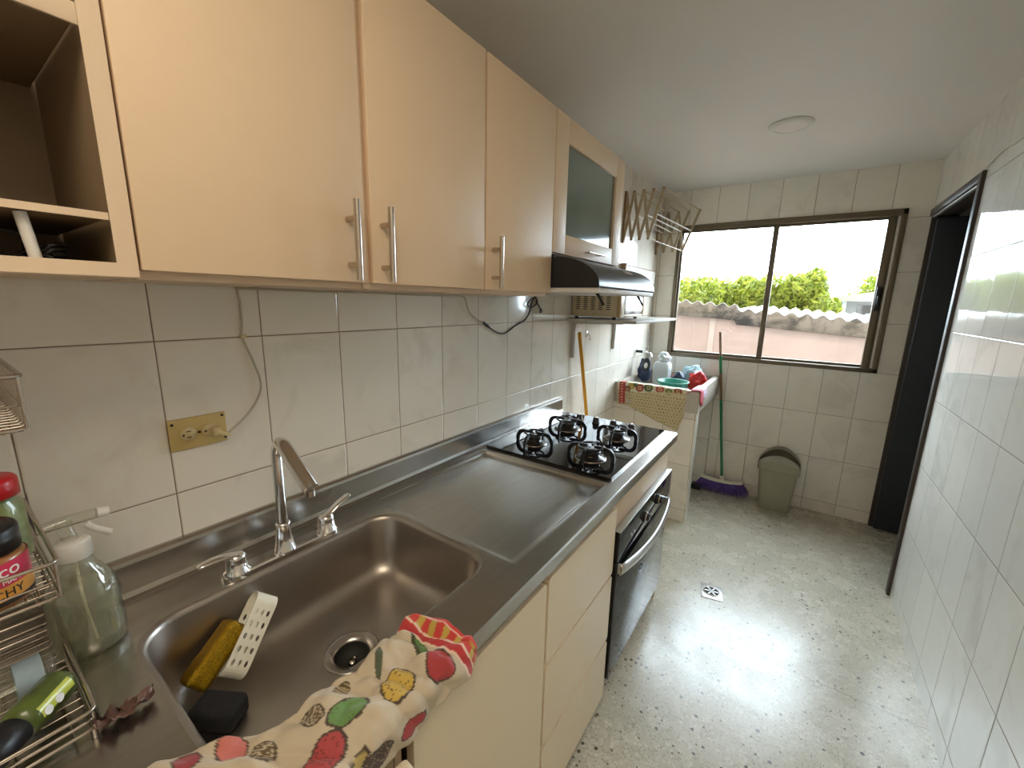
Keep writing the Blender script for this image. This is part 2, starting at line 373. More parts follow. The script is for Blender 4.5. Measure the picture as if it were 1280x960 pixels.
# ------------------------------------------------------------------ doorway in the right wall
d=sempty('door_1',(W,dy0,0))
b=MB(); b.box(W-.014,W+.112,dy0-.030,dy0+.012,0,dz+.03,.004).box(W-.014,W+.112,dy0,L-.003,dz-.012,dz+.03,.004).box(W-.004,W+.112,dy1-.012,L-.003,0,dz,.002)
b.build('door_frame',M['doorframe'],d)
MB().box(W-.002,W+.012,dy0+.012,dy0+.020,0,dz-.012).box(W-.002,W+.012,dy0+.02,dy1-.01,dz-.020,dz-.012).build('frame_strip',M['silver'],d)
lf=MB().box(W+.015,W+.80,3.625,3.660,.012,dz-.03,.003).build('door_leaf',M['doordark'],d)
MB().cyl((W+.735,3.625,1.06),(W+.735,3.600,1.06),.024).cyl((W+.735,3.612,1.0),(W+.735,3.618,1.0),.010).build('door_knob',M['silver'],lf)
# thin wire on right wall above the door
tag(MB().tube(bez([(W-.004,2.80,2.135),(W-.004,2.6,2.15),(W-.004,2.45,2.14),(W-.004,2.2,2.16),(W-.004,1.6,2.17)],6),.0025,6).build('wire',M['cordw']),'thin pale wire stapled along the top of the right tiled wall','wire')
# ------------------------------------------------------------------ ceiling lamps
def downlight(x,y,label,on):
    t=thing('ceiling_light',(x,y,H),label,'ceiling light')
    MB().lathe([(.070,-.012),(.072,-.016),(.092,-.012),(.098,-.004),(.098,0),(.0,0)],(x,y,H),40).build('trim_ring',M['white'],t)
    MB().lathe([(.0001,-.013),(.071,-.013)],(x,y,H),40).build('diffuser',M['diffuser'],t)
downlight(.905,2.66,'round white flush ceiling light near the window',0)
# ------------------------------------------------------------------ upper cabinets
CX=.32; CB=1.545; CT=2.146
def carcass(b,y0,y1,z0,z1,x1=.300,t=.016,shelf=None,front=False):
    b.box(.004,x1,y0,y0+t,z0,z1).box(.004,x1,y1-t,y1,z0,z1).box(.004,x1,y0+t,y1-t,z0,z0+t).box(.004,x1,y0+t,y1-t,z1-t,z1).box(.004,.010,y0+t,y1-t,z0+t,z1-t)
    if shelf: b.box(.01,x1-.02,y0+t,y1-t,shelf,shelf+t)
def barhandle(y,z0,z1,xf,parent,mat='nickel',r=.0065):
    b=MB(); b.cyl((xf+.032,y,z0),(xf+.032,y,z1),r,n=16)
    for z in (z0+.030,z1-.034): b.cyl((xf,y,z),(xf+.032,y,z),r*.85,n=12)
    b.build('handle',M[mat],parent)
# open shelf unit, far left
t=thing('open_shelf_cabinet',(0,-.2,CB-.012),'open cream wall cabinet with empty shelf bays at far left','shelf cabinet')
b=MB(); ya,yb=-.62,.1925; zb=CB-.010
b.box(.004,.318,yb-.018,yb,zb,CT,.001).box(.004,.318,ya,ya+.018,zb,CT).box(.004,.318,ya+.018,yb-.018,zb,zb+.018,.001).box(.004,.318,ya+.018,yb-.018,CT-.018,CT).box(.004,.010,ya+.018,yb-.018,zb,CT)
b.build('carcass',M['brownshade'],t)
b=MB(); b.box(.3185,.320,.171,.1925,zb,CT).box(.012,.3185,.1925,.1932,zb,CT).box(.3185,.320,ya,.171,zb,zb+.018).box(.3165,.320,ya,.171,1.826,1.850,.001).box(.002,.3185,ya,.1925,zb-.0012,zb-.0002); b.build('face_frame',M['cabframe'],t)
MB().box(.012,.316,ya+.018,.168,1.607,1.615,.001).build('shelf',M['brownshade'],t)
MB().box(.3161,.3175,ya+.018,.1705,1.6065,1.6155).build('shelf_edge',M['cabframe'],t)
MB().box(.012,.300,ya+.018,.168,1.832,1.848,.001).build('shelf',M['brownshade'],t)
MB().cyl((.300,.102,zb+.018),(.300,.096,1.606),.006,n=12).build('support_rod',M['whitepaint'],t)
b=MB(); b.tube([(.24+.032*math.cos(a),.130+.018*math.sin(a)-.01,1.560+.012*math.sin(2*a)*.2+k*.006) for k in range(3) for a in [2*PI*i/20 for i in range(20)]],.003,6)
tag(b.build('cable_coil',M['blackplastic']),'coiled black cable lying in the open cabinet at far left','cable')
b=MB(); b.tube([(.25,.085+.018*math.cos(a),1.572+.016*math.sin(a)) for a in [2*PI*i/18 for i in range(18)]],.0018,6,closed=True).tube(bez([(.25,.103,1.568),(.27,.112,1.560),(.275,.12,1.556)],4),.0022,6)
tag(b.build('wire_loop',M['blackplastic']),'thin black wire loop beside the cable coil in the open cabinet','wire')
# double door cabinet
def updoor(name,y0,y1,z0,z1,par):
    return MB().box(.302,CX,y0,y1,z0,z1,.0015).build(name,M['cab'],par)
t=thing('wall_cabinet',(0,.19,CB-.012),'cream double-door wall cabinet above the sink','cabinet')
b=MB(); carcass(b,.1935,.956,CB-.012,CT-.004,shelf=1.84); b.box(.284,.304,.559,.578,CB-.012,CT-.004); b.build('carcass',M['cabframe'],t)
dd=updoor('door',.1965,.560,CB,CT,t); barhandle(.520,1.548,1.698,CX,dd)
dd=updoor('door',.5755,.9500,CB,CT,t); barhandle(.601,1.548,1.698,CX,dd)
t=thing('wall_cabinet',(0,.958,CB-.012),'narrow single-door cream wall cabinet left of the range hood','cabinet')
b=MB(); carcass(b,.957,1.331,CB-.012,CT-.004,shelf=1.84); b.build('carcass',M['cabframe'],t)
dd=updoor('door',.9585,1.329,CB,CT,t); barhandle(.988,1.549,1.692,CX,dd)
# glass front cabinet over the hood
t=thing('glass_front_cabinet',(0,1.334,1.69),'short cream wall cabinet with green glass panel above the hood','cabinet')
b=MB(); carcass(b,1.333,1.975,1.683,CT-.004); b.build('carcass',M['cabframe'],t)
gy0,gy1,gz0,gz1=1.425,1.885,1.758,2.064
b=MB(); z0,z1,y0,y1=1.688,CT,1.3345,1.975
b.box(.302,CX,y0,gy0,z0,z1,.001).box(.302,CX,gy1,y1,z0,z1,.001).box(.302,CX,gy0,gy1,z0,gz0,.001).box(.302,CX,gy0,gy1,gz1,z1,.001)
dd=b.build('door',M['cab'],t)
MB().box(.306,.310,gy0-.002,gy1+.002,gz0-.002,gz1+.002).build('glass_panel',M['greenglass'],dd)
b=MB(); b.cyl((CX+.028,1.575,1.712),(CX+.028,1.735,1.712),.0045,n=12)
for y in (1.60,1.71): b.cyl((CX,y,1.712),(CX+.028,y,1.712),.004,n=10)
b.build('handle',M['nickel'],dd)
# ------------------------------------------------------------------ range hood
hy0,hy1=1.336,1.965
t=thing('range_hood',(0,1.34,1.55),'black curved range hood under the glass-front cabinet','range hood')
prof=[(.325,1.671)]+[(.325+.178*math.sin(a),1.572+.099*math.cos(a)) for a in [PI/2*k/14 for k in range(1,15)]]
poly=[(.004,1.565),(.004,1.681),(.322,1.681)]+prof+[(.503,1.565)]
MB().prism(poly,'y',hy0+.003,hy1-.003,True).build('shell',M['hoodmetal'],t,bevel=0)
MB().prism(poly,'y',hy0,hy0+.0035).build('side_cap',M['blackplastic'],t); MB().prism(poly,'y',hy1-.0035,hy1).build('side_cap',M['blackplastic'],t)
MB().box(.01,.500,hy0+.004,hy1-.004,1.548,1.566,.002).build('rim',M['whitepaint'],t)
for y in (hy0+.09,hy1-.09):
    MB().tube([(.455,y,1.552),(.468,y+.006,1.530),(.480,y+.014,1.507)],[.006,.0045,.0055],8).build('hinge_arm',M['blackplastic'],t)
vs,fs=text_mesh('CALLI',.030,.001); a=math.radians(52)
b=MB()
pc=Vector((.325+.1795*math.sin(a),1.700,1.572+.1005*math.cos(a)))
nrm=Vector((math.sin(a)/.178,0,math.cos(a)/.099)).normalized(); up=Vector((-nrm.z,0,nrm.x))
b.add([pc+Vector((0,1,0))*v.x+up*v.y+nrm*(v.z+.0025) for v in vs],fs); b.build('maker_letters',M['text_white'],t)
# ------------------------------------------------------------------ left wall shelf + toaster oven + board
t=thing('wall_shelf',(0,2.49,1.415),'white wall shelf carrying the beige toaster oven','shelf')
MB().box(.002,.392,2.085,2.885,1.412,1.427,.002).build('shelf_board',M['whitepaint'],t)
for y in (2.17,2.80):
    MB().prism([(.002,1.412),(.30,1.412),(.30,1.405),(.03,1.395),(.024,1.37),(.020,1.20),(.002,1.20)],'y',y-.015,y+.015).build('bracket',M['whitepaint'],t)
t=thing('toaster_oven',(.15,2.3,1.427),'beige toaster oven with slotted side vents on the wall shelf','toaster oven')
b=MB(); b.box(.008,.270,2.125,2.52,1.440,1.625,.006); bd=b.build('body',M['toaster'],t)
b=MB()
for c in range(5):
    for r in range(8): b.box(.036+c*.044,.058+c*.044,2.1238,2.1262,1.478+r*.011,1.483+r*.011)
b.cyl((.14,2.1235,1.453),(.14,2.127,1.453),.003,n=10); b.build('vents',M['bindark'],bd)
b=MB(); b.box(.270,.290,2.125,2.19,1.440,1.625,.004).box(.270,.290,2.50,2.52,1.440,1.625,.004).box(.270,.290,2.19,2.50,1.440,1.456,.003).box(.270,.290,2.19,2.5,1.61,1.625,.003)
fd=b.build('front_frame',M['toasterdark'],t)
MB().box(.278,.287,2.19,2.50,1.456,1.61).build('door_glass',M['mirrorglass'],fd)
for x in (.03,.25):
    for y in (2.15,2.49): MB().cyl((x,y,1.427),(x,y,1.441),.010,n=10).build('foot',M['blackplastic'],t)
t=thing('wall_rail',(0,3.2,1.70),'white rail board with a tan end block on the left wall past the hood','rail')
MB().box(.001,.024,2.90,3.60,1.675,1.775,.002).build('rail_board',M['board'],t)
MB().box(.001,.040,2.85,2.90,1.70,1.787,.003).build('end_block',M['wood'],t)
MB().box(.001,.030,2.90,3.60,1.775,1.782).build('top_strip',M['wood'],t)
# wall hook
b=MB(); b.box(.0005,.006,2.350,2.368,1.305,1.345,.002).tube(bez([(.005,2.359,1.335),(.02,2.359,1.315),(.028,2.359,1.30),(.022,2.359,1.292),(.014,2.359,1.296)],4),.003,8)
tag(b.build('wall_hook',M['chrome']),'small metal hook on the left tiled wall below the shelf','hook')
# ------------------------------------------------------------------ folding wall drying rack
t=thing('drying_rack',(0,3.2,1.93),'folding scissor drying rack on the left wall by the window','drying rack')
zt,zm,zb_=2.236,2.088,1.938
def scissor(y,xt,xb):
    f=MB(); f.box(.001,.014,y-.014,y+.014,zb_-.02,zt+.01,.001); f.build('wall_bar',M['wood'],t)
    b=MB(); n=0
    def lath(a,c,off):
        a=Vector((a[0],y+off,a[1])); c=Vector((c[0],y+off,c[1])); dd=(c-a).normalized(); px=Vector((-dd.z,0,dd.x))*.0095; py=Vector((0,.0026,0))
        a=a-dd*.008; c=c+dd*.008
        vs=[a-px-py,a+px-py,a+px+py,a-px+py,c-px-py,c+px-py,c+px+py,c-px+py]
        b.add(vs,[[0,1,2,3],[7,6,5,4],[0,4,5,1],[1,5,6,2],[2,6,7,3],[3,7,4,0]])
    for i in range(len(xb)):
        lath((xt[i],zt),(xb[i+1] if i+1<len(xb) else xb[i],zb_),.003) if i+1<len(xb) else None
        lath((xb[i],zb_),(xt[i+1],zt),-.003)
    for i in range(len(xb)):
        MB().cyl((xb[i],y-.010,zb_),(xb[i],y+.010,zb_),.0055,n=8).build('pivot',M['wood'],t)
        MB().cyl((xt[i+1],y-.010,zt),(xt[i+1],y+.010,zt),.0065,n=8).build('pivot',M['wood'],t)
    return b.build('scissor_frame',M['rackwood'],t)
xt1=[.008,.062,.125,.188,.252]; xb1=[.008,.062,.118,.176]
xt2=[.008,.080,.160,.238,.318]; xb2=[.008,.068,.140,.214]
yn,yf=2.85,3.62
scissor(yn,xt1,xb1); scissor(yf,xt2,xb2)
for a,c in zip(xt1[1:],xt2[1:]): MB().cyl((a,yn,zt),(c,yf,zt),.005,n=8).build('rod',M['rackwood'],t)
for i in range(4):
    a=(xt1[i+1]+xb1[i])/2; c=(xt2[i+1]+xb2[i])/2
    MB().cyl((a,yn,zm),(c,yf,zm),.005,n=8).build('rod',M['whitepaint'],t)
MB().cyl((xb1[3],yn,zb_),(xb2[3],yf,zb_),.004,n=8).build('rod',M['rackwood'],t)
# ------------------------------------------------------------------ kitchen counter
CZ=.90; XF=.645; CY1=2.052; CY0=-.85
t=thing('kitchen_counter',(0,.6,CZ),'long stainless steel worktop with moulded sink and drainboard','counter')
sx0,sx1,sy0,sy1=.142,.530,.150,.716
NP=len(rrect(0,1,0,1,.1,10))
def ringpts(x0,x1,y0,y1,r,z): return [(x,y,z) for x,y in rrect(x0,x1,y0,y1,r,10)]
b=MB(); ox0,ox1,oy0,oy1=.018,XF,CY0,.735
def outer_pt(p,c):
    d=Vector(p)-Vector(c); d.z=0; ts=[]
    if d.x>1e-9: ts.append((ox1-c[0])/d.x)
    if d.x<-1e-9: ts.append((ox0-c[0])/d.x)
    if d.y>1e-9: ts.append((oy1-c[1])/d.y)
    if d.y<-1e-9: ts.append((oy0-c[1])/d.y)
    q=Vector(c)+d*min(ts); return (q.x,q.y,CZ)
# flat sheet round the basin, four trapezoids cut to the rounded hole
hole=ringpts(sx0-.010,sx1+.010,sy0-.010,sy1+.010,.078,CZ)
o1=[]
cxs=(sx0+sx1)/2; cys=(sy0+sy1)/2
for (x,y,z) in hole:
    # project outward axis-wise: corner quadrant points go diagonally to the corners
    o1.append((x,y,z))
def rr_outer(i):
    # outer rectangle sample with the same order (11 points per corner)
    q=i//11; k=i%11
    cor=[(ox1,oy1),(ox0,oy1),(ox0,oy0),(ox1,oy0)][q]
    hx,hy=hole[i][0],hole[i][1]
    if k==5: return (cor[0],cor[1],CZ)
    vert_first={0:True,1:False,2:True,3:False}[q]
    if (k<5)==vert_first: return (cor[0],hy,CZ)
    return (hx,cor[1],CZ)
outer=[rr_outer(i) for i in range(NP)]
vs=hole+outer; b.add(vs,[[i,(i+1)%NP,NP+(i+1)%NP,NP+i] for i in range(NP)],False)
# drainboard sheet
def dz_(x,y):
    def ss(a,b_,v): v=max(0,min(1,(v-a)/(b_-a))); return v*v*(3-2*v)
    mx=ss(.062,.074,x)*(1-ss(.570,.592,x)); my=(1-ss(1.280,1.288,y))
    ramp=.002+.010*ss(.735,1.28,y)
    return -ramp*mx*my*ss(.735,.75,y)
xs=[.018,.04,.062,.065,.068,.071,.074]+[.074+.496*i/12 for i in range(1,12)]+[.570,.576,.581,.586,.592,.61,.63,XF]
ys=[.735,.740,.745,.750]+[.75+.53*i/16 for i in range(1,16)]+[1.280,1.282,1.284,1.286,1.288,1.30]
b.grid([[(x,y,CZ+dz_(x,y)) for x in xs] for y in ys],True)
b.box(.018,XF,1.30,CY1,CZ-.006,CZ)
# front lip (rounded nose), end lip
def lip(y0,y1):
    pr=[(XF-.002,CZ),(XF+.003,CZ-.001),(XF+.006,CZ-.005),(XF+.006,CZ-.036),(XF+.002,CZ-.040),(XF-.016,CZ-.040),(XF-.016,CZ-.037),(XF-.002,CZ-.034)]
    b.prism(pr,'y',y0,y1)
lip(CY0,CY1); b.box(.018,XF,CY1-.003,CY1,CZ-.038,CZ-.002)
top=b.build('worktop',M['steel'],t)
# basin
b=MB(); loops=[]
for ins,z,r in [(-.010,CZ,.078),(-.004,CZ-.0012,.074),(.0,CZ-.005,.070),(.003,CZ-.012,.068),(.010,.80,.066),(.016,.770,.066),(.022,.755,.064),(.034,.742,.060),(.052,.734,.056),(.075,.730,.05)]:
    loops.append(ringpts(sx0+ins,sx1-ins,sy0+ins,sy1-ins,r,z))
dc=(.333,.462)
inner=loops[-1]
for f,z in ((.35,.7285),(.7,.7265),(.9,.7255),(1,.7245)):
    lp=[]
    for (x,y,_z) in inner:
        a=math.atan2(y-dc[1],x-dc[0]); cxp=(dc[0]+.060*math.cos(a),dc[1]+.060*math.sin(a)); lp.append((x+(cxp[0]-x)*f,y+(cxp[1]-y)*f,z))
    loops.append(lp)
n=NP; vs=[v for lp in loops for v in lp]
b.add(vs,[[i*n+k,i*n+(k+1)%n,(i+1)*n+(k+1)%n,(i+1)*n+k] for i in range(len(loops)-1) for k in range(n)],True)
b.build('sink_basin',M['basin'],t)
dr=MB().lathe([(.061,.7242),(.060,.7268),(.056,.7272),(.050,.7250),(.040,.7235),(.037,.718)],(*dc,0),40).build('drain_flange',M['steel'],t)
b=MB().lathe([(.037,.718),(.036,.690),(.0001,.688)],(*dc,0),32); b.build('drain_cup',M['bindark'],t)
MB().lathe([(.0001,.702),(.009,.701),(.010,.694)],(*dc,0),16).tube(bez([(dc[0],dc[1],.700),(dc[0]+.004,dc[1],.712),(dc[0]+.010,dc[1],.716),(dc[0]+.014,dc[1],.708)],4),.002,6).build('drain_hook',M['nickel'],t)
# splashback
b=MB(); pr=[(.002,CZ-.01),(.002,.985),(.010,.985),(.016,.980),(.018,.972),(.020,.915),(.024,.905),(.034,CZ+.0008),(.034,CZ-.01)]
b.prism(pr,'y',CY0,CY1-.004); b.build('splashback',M['steel'],t)
# ------------------------------------------------------------------ base cabinets
FX=.638
def bdoor(name,y0,y1,z0,z1,par,mat='drawer'):
    b=MB(); po=[(y,z) for y,z in rrect(y0,y1,z0,z1,.012,5)]; b.prism(po,'x',FX-.018,FX,False); return b.build(name,M[mat],par,bevel=.003)
t=thing('base_cabinet',(0,.6,0),'cream base cabinet with one wide door under the sink','cabinet')
b=MB(); b.box(.03,.615,.352,.366,.08,.68).box(.575,.615,.352,.366,.68,.855).box(.03,.615,.806,.820,.08,.855).box(.03,.56,.366,.806,.08,.094).box(.55,.57,.352,.82,0,.08); b.build('carcass',M['cabframe'],t)
bdoor('door',.374,.812,.045,.826,t)
t=thing('drawer_cabinet',(0,1.05,0),'cream drawer cabinet with three handleless drawers beside the oven','drawer cabinet')
b=MB(); b.box(.03,.615,.8225,.836,.08,.855).box(.03,.615,1.286,1.300,.08,.855).box(.03,.56,.836,1.286,.08,.094).box(.55,.57,.8225,1.30,0,.08).box(.60,.617,.836,1.286,.84,.855); b.build('carcass',M['cabframe'],t)
for z0,z1 in ((.572,.828),(.303,.562),(.045,.292)): bdoor('drawer',.8235,1.293,z0,z1,t)
t=thing('base_cabinet',(0,0,0),'cream base cabinet with door ajar at the bottom edge of the view','cabinet')
b=MB(); b.box(.03,.615,-.45,-.436,.08,.855).box(.03,.615,.334,.350,.08,.68).box(.575,.615,.334,.350,.68,.855).box(.03,.56,-.436,.334,.08,.094).box(.55,.57,-.45,.35,0,.08).box(.600,.617,.30,.334,.094,.855); b.build('carcass',M['cabframe'],t)
b=MB(); po=rrect(0,.39,.045,.815,.015,5); b.prism(po,'x',-.018,0)
Rm=Matrix.Translation((.642,-.045,0))@Matrix.Rotation(math.radians(-5),4,'Z')
b.v=[Rm@v for v in b.v]; b.build('door',M['drawer'],t,bevel=.003)
bdoor('door',-.445,-.055,.045,.826,t)
# oven cabinet
t=thing('oven_cabinet',(0,1.66,0),'cream housing panel around the built-in oven','cabinet')
b=MB(); b.box(.03,.625,1.303,1.315,.0,.855).box(.03,.625,2.004,2.022,.0,.855).box(.03,.625,1.315,2.004,.08,.095).box(.55,.57,1.315,2.004,0,.08); b.build('carcass',M['cabframe'],t)
MB().box(.606,.625,1.3155,2.0035,.722,.857,.001).build('front_panel',M['cabframe'],t)
# oven
t=thing('oven',(.35,1.66,.1),'black built-in oven with curved silver handle below the cooktop','oven')
MB().box(.08,.626,1.322,1.998,.100,.718).build('oven_body',M['blackplastic'],t)
b=MB(); b.box(.627,.649,1.312,2.002,.605,.722,.002); cp=b.build('control_panel',M['blackglass'],t)
MB().box(.626,.652,1.311,2.003,.7225,.728,.001).box(.640,.652,2.0025,2.006,.60,.727).build('edge_trim',M['silver'],cp)
b=MB(); b.box(.627,.646,1.312,2.002,.105,.600,.002); od=b.build('oven_door',M['blackglass'],t)
# handle : bowed band
rows=[]
for i in range(25):
    s_=i/24; y=1.325+.660*s_; x=.655+.030*math.sin(PI*s_)**.8; zc=.572-.016*math.sin(PI*s_); h=.021
    rows.append([(x,y,zc-h),(x+.006,y,zc-h*.5),(x+.008,y,zc),(x+.006,y,zc+h*.5),(x,y,zc+h)])
MB().grid(rows).build('handle',M['silver'],od,thick=.004)
for y in (1.325,1.973): MB().box(.645,.658,y,y+.012,.555,.590).build('handle_mount',M['silver'],od)
for y in (1.60,1.79):
    b=MB(); b.cyl((.649,y,.660),(.655,y,.660),.023,n=24).cyl((.655,y,.660),(.672,y,.660),.017,.015,n=24); k=b.build('knob',M['blackplastic'],cp)
    MB().lathe([(.0175,0),(.0195,.002),(.0195,.006),(.0165,.007)],(0,0,0),24,mat=Matrix.Translation((.655,y,.660))@Matrix.Rotation(PI/2,4,'Y')).build('knob_ring',M['nickel'],k)
for y in (1.44,1.47): MB().cyl((.649,y,.656),(.653,y,.656),.006,n=12).build('button',M['silver'],cp)
# ------------------------------------------------------------------ gas cooktop
hx0,hx1,hyA,hyB=.036,.596,1.322,2.030
t=thing('gas_cooktop',(.3,1.68,CZ),'black glass gas cooktop with four burners set in the steel worktop','cooktop')
g_=MB(); po=rrect(hx0,hx1,hyA,hyB,.012,4)
g_.prism(po,'z',CZ+.0005,CZ+.010); g_.build('glass_plate',M['blackglass'],t,bevel=.002)
gz=CZ+.010
def burner(x,y,r,rot):
    bb=MB(); bb.lathe([(r+.020,0),(r+.020,.003),(r+.010,.005),(r+.002,.010),(r-.004,.014),(r-.005,.020),(0.0001,.020)],(x,y,gz),32); bo=bb.build('burner',M['burner'],t)
    MB().lathe([(r+.021,.0),(r+.024,.0),(r+.024,.0025),(r+.021,.0035)],(x,y,gz),32).build('burner_ring',M['nickel'],bo)
    MB().lathe([(r-.004,.0205),(r,.023),(r,.029),(r-.003,.031),(r*.5,.0325),(.0001,.033)],(x,y,gz),32).build('burner_cap',M['iron'],bo)
    g=MB()
    for k in range(4):
        a=rot+k*PI/2; ca,sa=math.cos(a),math.sin(a); R=r+.060; hw=.0042
        prof=[(R,.001),(R+.001,.018),(R-.005,.036),(R-.018,.049),(R-.040,.054),(r*.35,.054)]
        inn=[(R-.015,.001),(R-.014,.014),(R-.020,.028),(R-.030,.038),(R-.046,.041),(r*.40,.044)]
        prof=[(p.x,p.z) for p in bez([(u,0,v) for u,v in prof],3)]; inn=[(p.x,p.z) for p in bez([(u,0,v) for u,v in inn],3)]; vs=[]
        for (u,v),(u2,v2) in zip(prof,inn):
            for (uu,vv,o) in ((u,v,-hw),(u,v,hw),(u2,v2,hw),(u2,v2,-hw)): vs.append((x+uu*ca-o*sa,y+uu*sa+o*ca,gz+vv))
        m=len(prof); g.add(vs,[[i*4+j,i*4+(j+1)%4,(i+1)*4+(j+1)%4,(i+1)*4+j] for i in range(m-1) for j in range(4)]+[[0,1,2,3],[m*4-1,m*4-2,m*4-3,m*4-4]])
    Rr=r+.012; g.tube([(x+Rr*math.cos(q),y+Rr*math.sin(q),gz+.048) for q in [2*PI*i/40 for i in range(40)]],.0045,6,closed=True)
    g.build('pan_support',M['iron'],t)
burner(.457,1.462,.038,.05); burner(.190,1.470,.030,.05); burner(.452,1.760,.034,.05); burner(.205,1.750,.040,.05)
for x in (.185,.278,.370,.462):
    k=MB().lathe([(.020,0),(.020,.005),(.017,.007),(.0155,.026),(.013,.029),(.0001,.029)],(x,1.925,gz),24).build('knob',M['blackplastic'],t)
    MB().box(x-.003,x+.003,1.912,1.938,gz+.029,gz+.033,.001).build('grip',M['nickel'],k)
# ------------------------------------------------------------------ faucet
t=thing('kitchen_faucet',(.118,.44,CZ),'chrome two-handle sink faucet with tall angled spout','faucet')
fxx=.114
pl=MB(); po=[(x,y) for x,y in rrect(fxx-.024,fxx+.022,.305,.575,.022,8)]; pl.prism(po,'z',CZ,CZ+.010); pl.build('base_plate',M['chrome'],t,bevel=.003)
sp=MB(); fy=.440
sp.lathe([(.024,.009),(.024,.014),(.021,.018),(.0165,.060),(.0155,.075),(.0165,.077),(.0165,.081),(.0125,.083)],(fxx,fy,CZ),28)
path=[(fxx,fy,CZ+.08),(fxx,fy,CZ+.16),(fxx,fy,CZ+.245),(fxx+.004,fy,CZ+.268),(fxx+.016,fy,CZ+.285),(fxx+.032,fy,CZ+.286),(fxx+.048,fy,CZ+.276),(fxx+.09,fy,CZ+.246),(fxx+.142,fy,CZ+.209)]
path=bez(path,5); nn=len(path); rad=[.0118 if i<nn*.45 else .0118+.0042*min(1,(i-nn*.45)/(nn*.25)) for i in range(nn)]
sp.tube(path,rad,16,flat=(1,1)); s1=sp.build('spout',M['chrome'],t)
tip=Vector(path[-1]); dd=(Vector(path[-1])-Vector(path[-2])).normalized()
MB().cyl(tip+Vector((-.004,0,0))-Vector((0,0,.004)),tip+Vector((-.004,0,-.018)),.010,.0095,n=18).build('aerator',M['nickel'],s1)
for y,dy,up in ((.335,-1,.000),(.548,1,.026)):
    h=MB(); h.lathe([(.026,.009),(.026,.014),(.0205,.018),(.0195,.044),(.0185,.050),(.012,.055),(.0001,.056)],(fxx,y,CZ),28); hb=h.build('valve_body',M['chrome'],t)
    pp=bez([(fxx,y-dy*.010,CZ+.050),(fxx,y+dy*.012,CZ+.056),(fxx+.0,y+dy*.04,CZ+.060+up*.45),(fxx,y+dy*.072,CZ+.058+up)],5)
    m=len(pp); MB().tube(pp,[.010+.003*math.sin(PI*i/(m-1)) if i<m-1 else .006 for i in range(m)],14,flat=(.45,1)).build('lever',M['chrome'],hb)
# ------------------------------------------------------------------ outlet and cords
t=thing('wall_outlet',(0,.332,1.215),'yellowed double wall outlet with a plug in its right socket','outlet')
pl=MB().box(.0005,.0065,.278,.386,1.180,1.250,.002).build('cover_plate',M['ivory'],t)
b=MB()
for y in (.312,.352): 
    b.lathe([(.0001,.0035),(.0145,.0035),(.0155,.0015),(.0155,0)],(0,0,0),24,mat=Matrix.Translation((.0065,y,1.214))@Matrix.Rotation(PI/2,4,'Y'),sy=1)
b.build('socket_face',M['ivory2'],t)
b=MB()
for y in (.308,): b.box(.0098,.0104,y+.0,y+.008,1.2195,1.2215).box(.0098,.0104,y,y+.008,1.2065,1.2085).box(.0098,.0104,y-.008,y-.004,1.2115,1.2155)
b.box(.0098,.0104,.341,.345,1.2115,1.2155)
b.build('socket_slots',M['bindark'],t)
for y,z in ((.285,1.240),(.379,1.243),(.381,1.190),(.332,1.214)): MB().cyl((.0064,y,z),(.0078,y,z),.003,n=10).build('screw',M['bindark'],t)
t=thing('power_cord',(.01,.37,1.21),'aged white cord plugged in the outlet and running up under the cabinets','cord')
MB().box(.0102,.034,.350,.366,1.203,1.222,.004).tube([(.030,.360,1.210),(.036,.372,1.205),(.034,.380,1.201)],[.006,.005,.003],10).build('plug',M['ivory2'],t)
pts=bez([(.032,.376,1.203),(.014,.43,1.235),(.005,.464,1.275),(.005,.470,1.310),(.005,.458,1.360),(.005,.440,1.418),(.005,.442,1.45),(.005,.443,1.50),(.006,.440,1.522),(.010,.455,1.529),(.02,.60,1.528),(.02,.80,1.529),(.02,1.0,1.527),(.02,1.18,1.528),(.012,1.22,1.518),(.006,1.25,1.470),(.006,1.30,1.440),(.006,1.335,1.428)],5)
MB().tube(pts,.0026,8).build('cable',M['cordw'],t)
b=MB()
for y,z in ((.444,1.530),(.441,1.42)): MB().box(.001,.010,y-.006,y+.006,z-.004,z+.004,.001).build('cable_clip',M['ivory2'],t)
t=thing('black_cable',(.01,1.5,1.4),'black cable looping down the wall under the narrow cabinet','cord')
MB().tube([(.007,1.335,1.428),(.008,1.36,1.413),(.008,1.375,1.405)],[.004,.007,.005],10).build('connector',M['blackplastic'],t)
MB().tube(bez([(.008,1.375,1.405),(.008,1.43,1.381),(.008,1.49,1.375),(.008,1.57,1.405),(.008,1.65,1.430),(.010,1.685,1.47),(.012,1.695,1.51),(.03,1.70,1.545),(.05,1.69,1.57)],6),.0035,8).tube(bez([(.012,1.700,1.53),(.012,1.66,1.50),(.012,1.70,1.487),(.012,1.745,1.51),(.012,1.73,1.535)],6),.003,8).tube(bez([(.012,1.735,1.515),(.010,1.775,1.485),(.008,1.785,1.462),(.008,1.80,1.468),(.008,1.79,1.48)],5),.003,8).build('cable',M['blackplastic'],t)
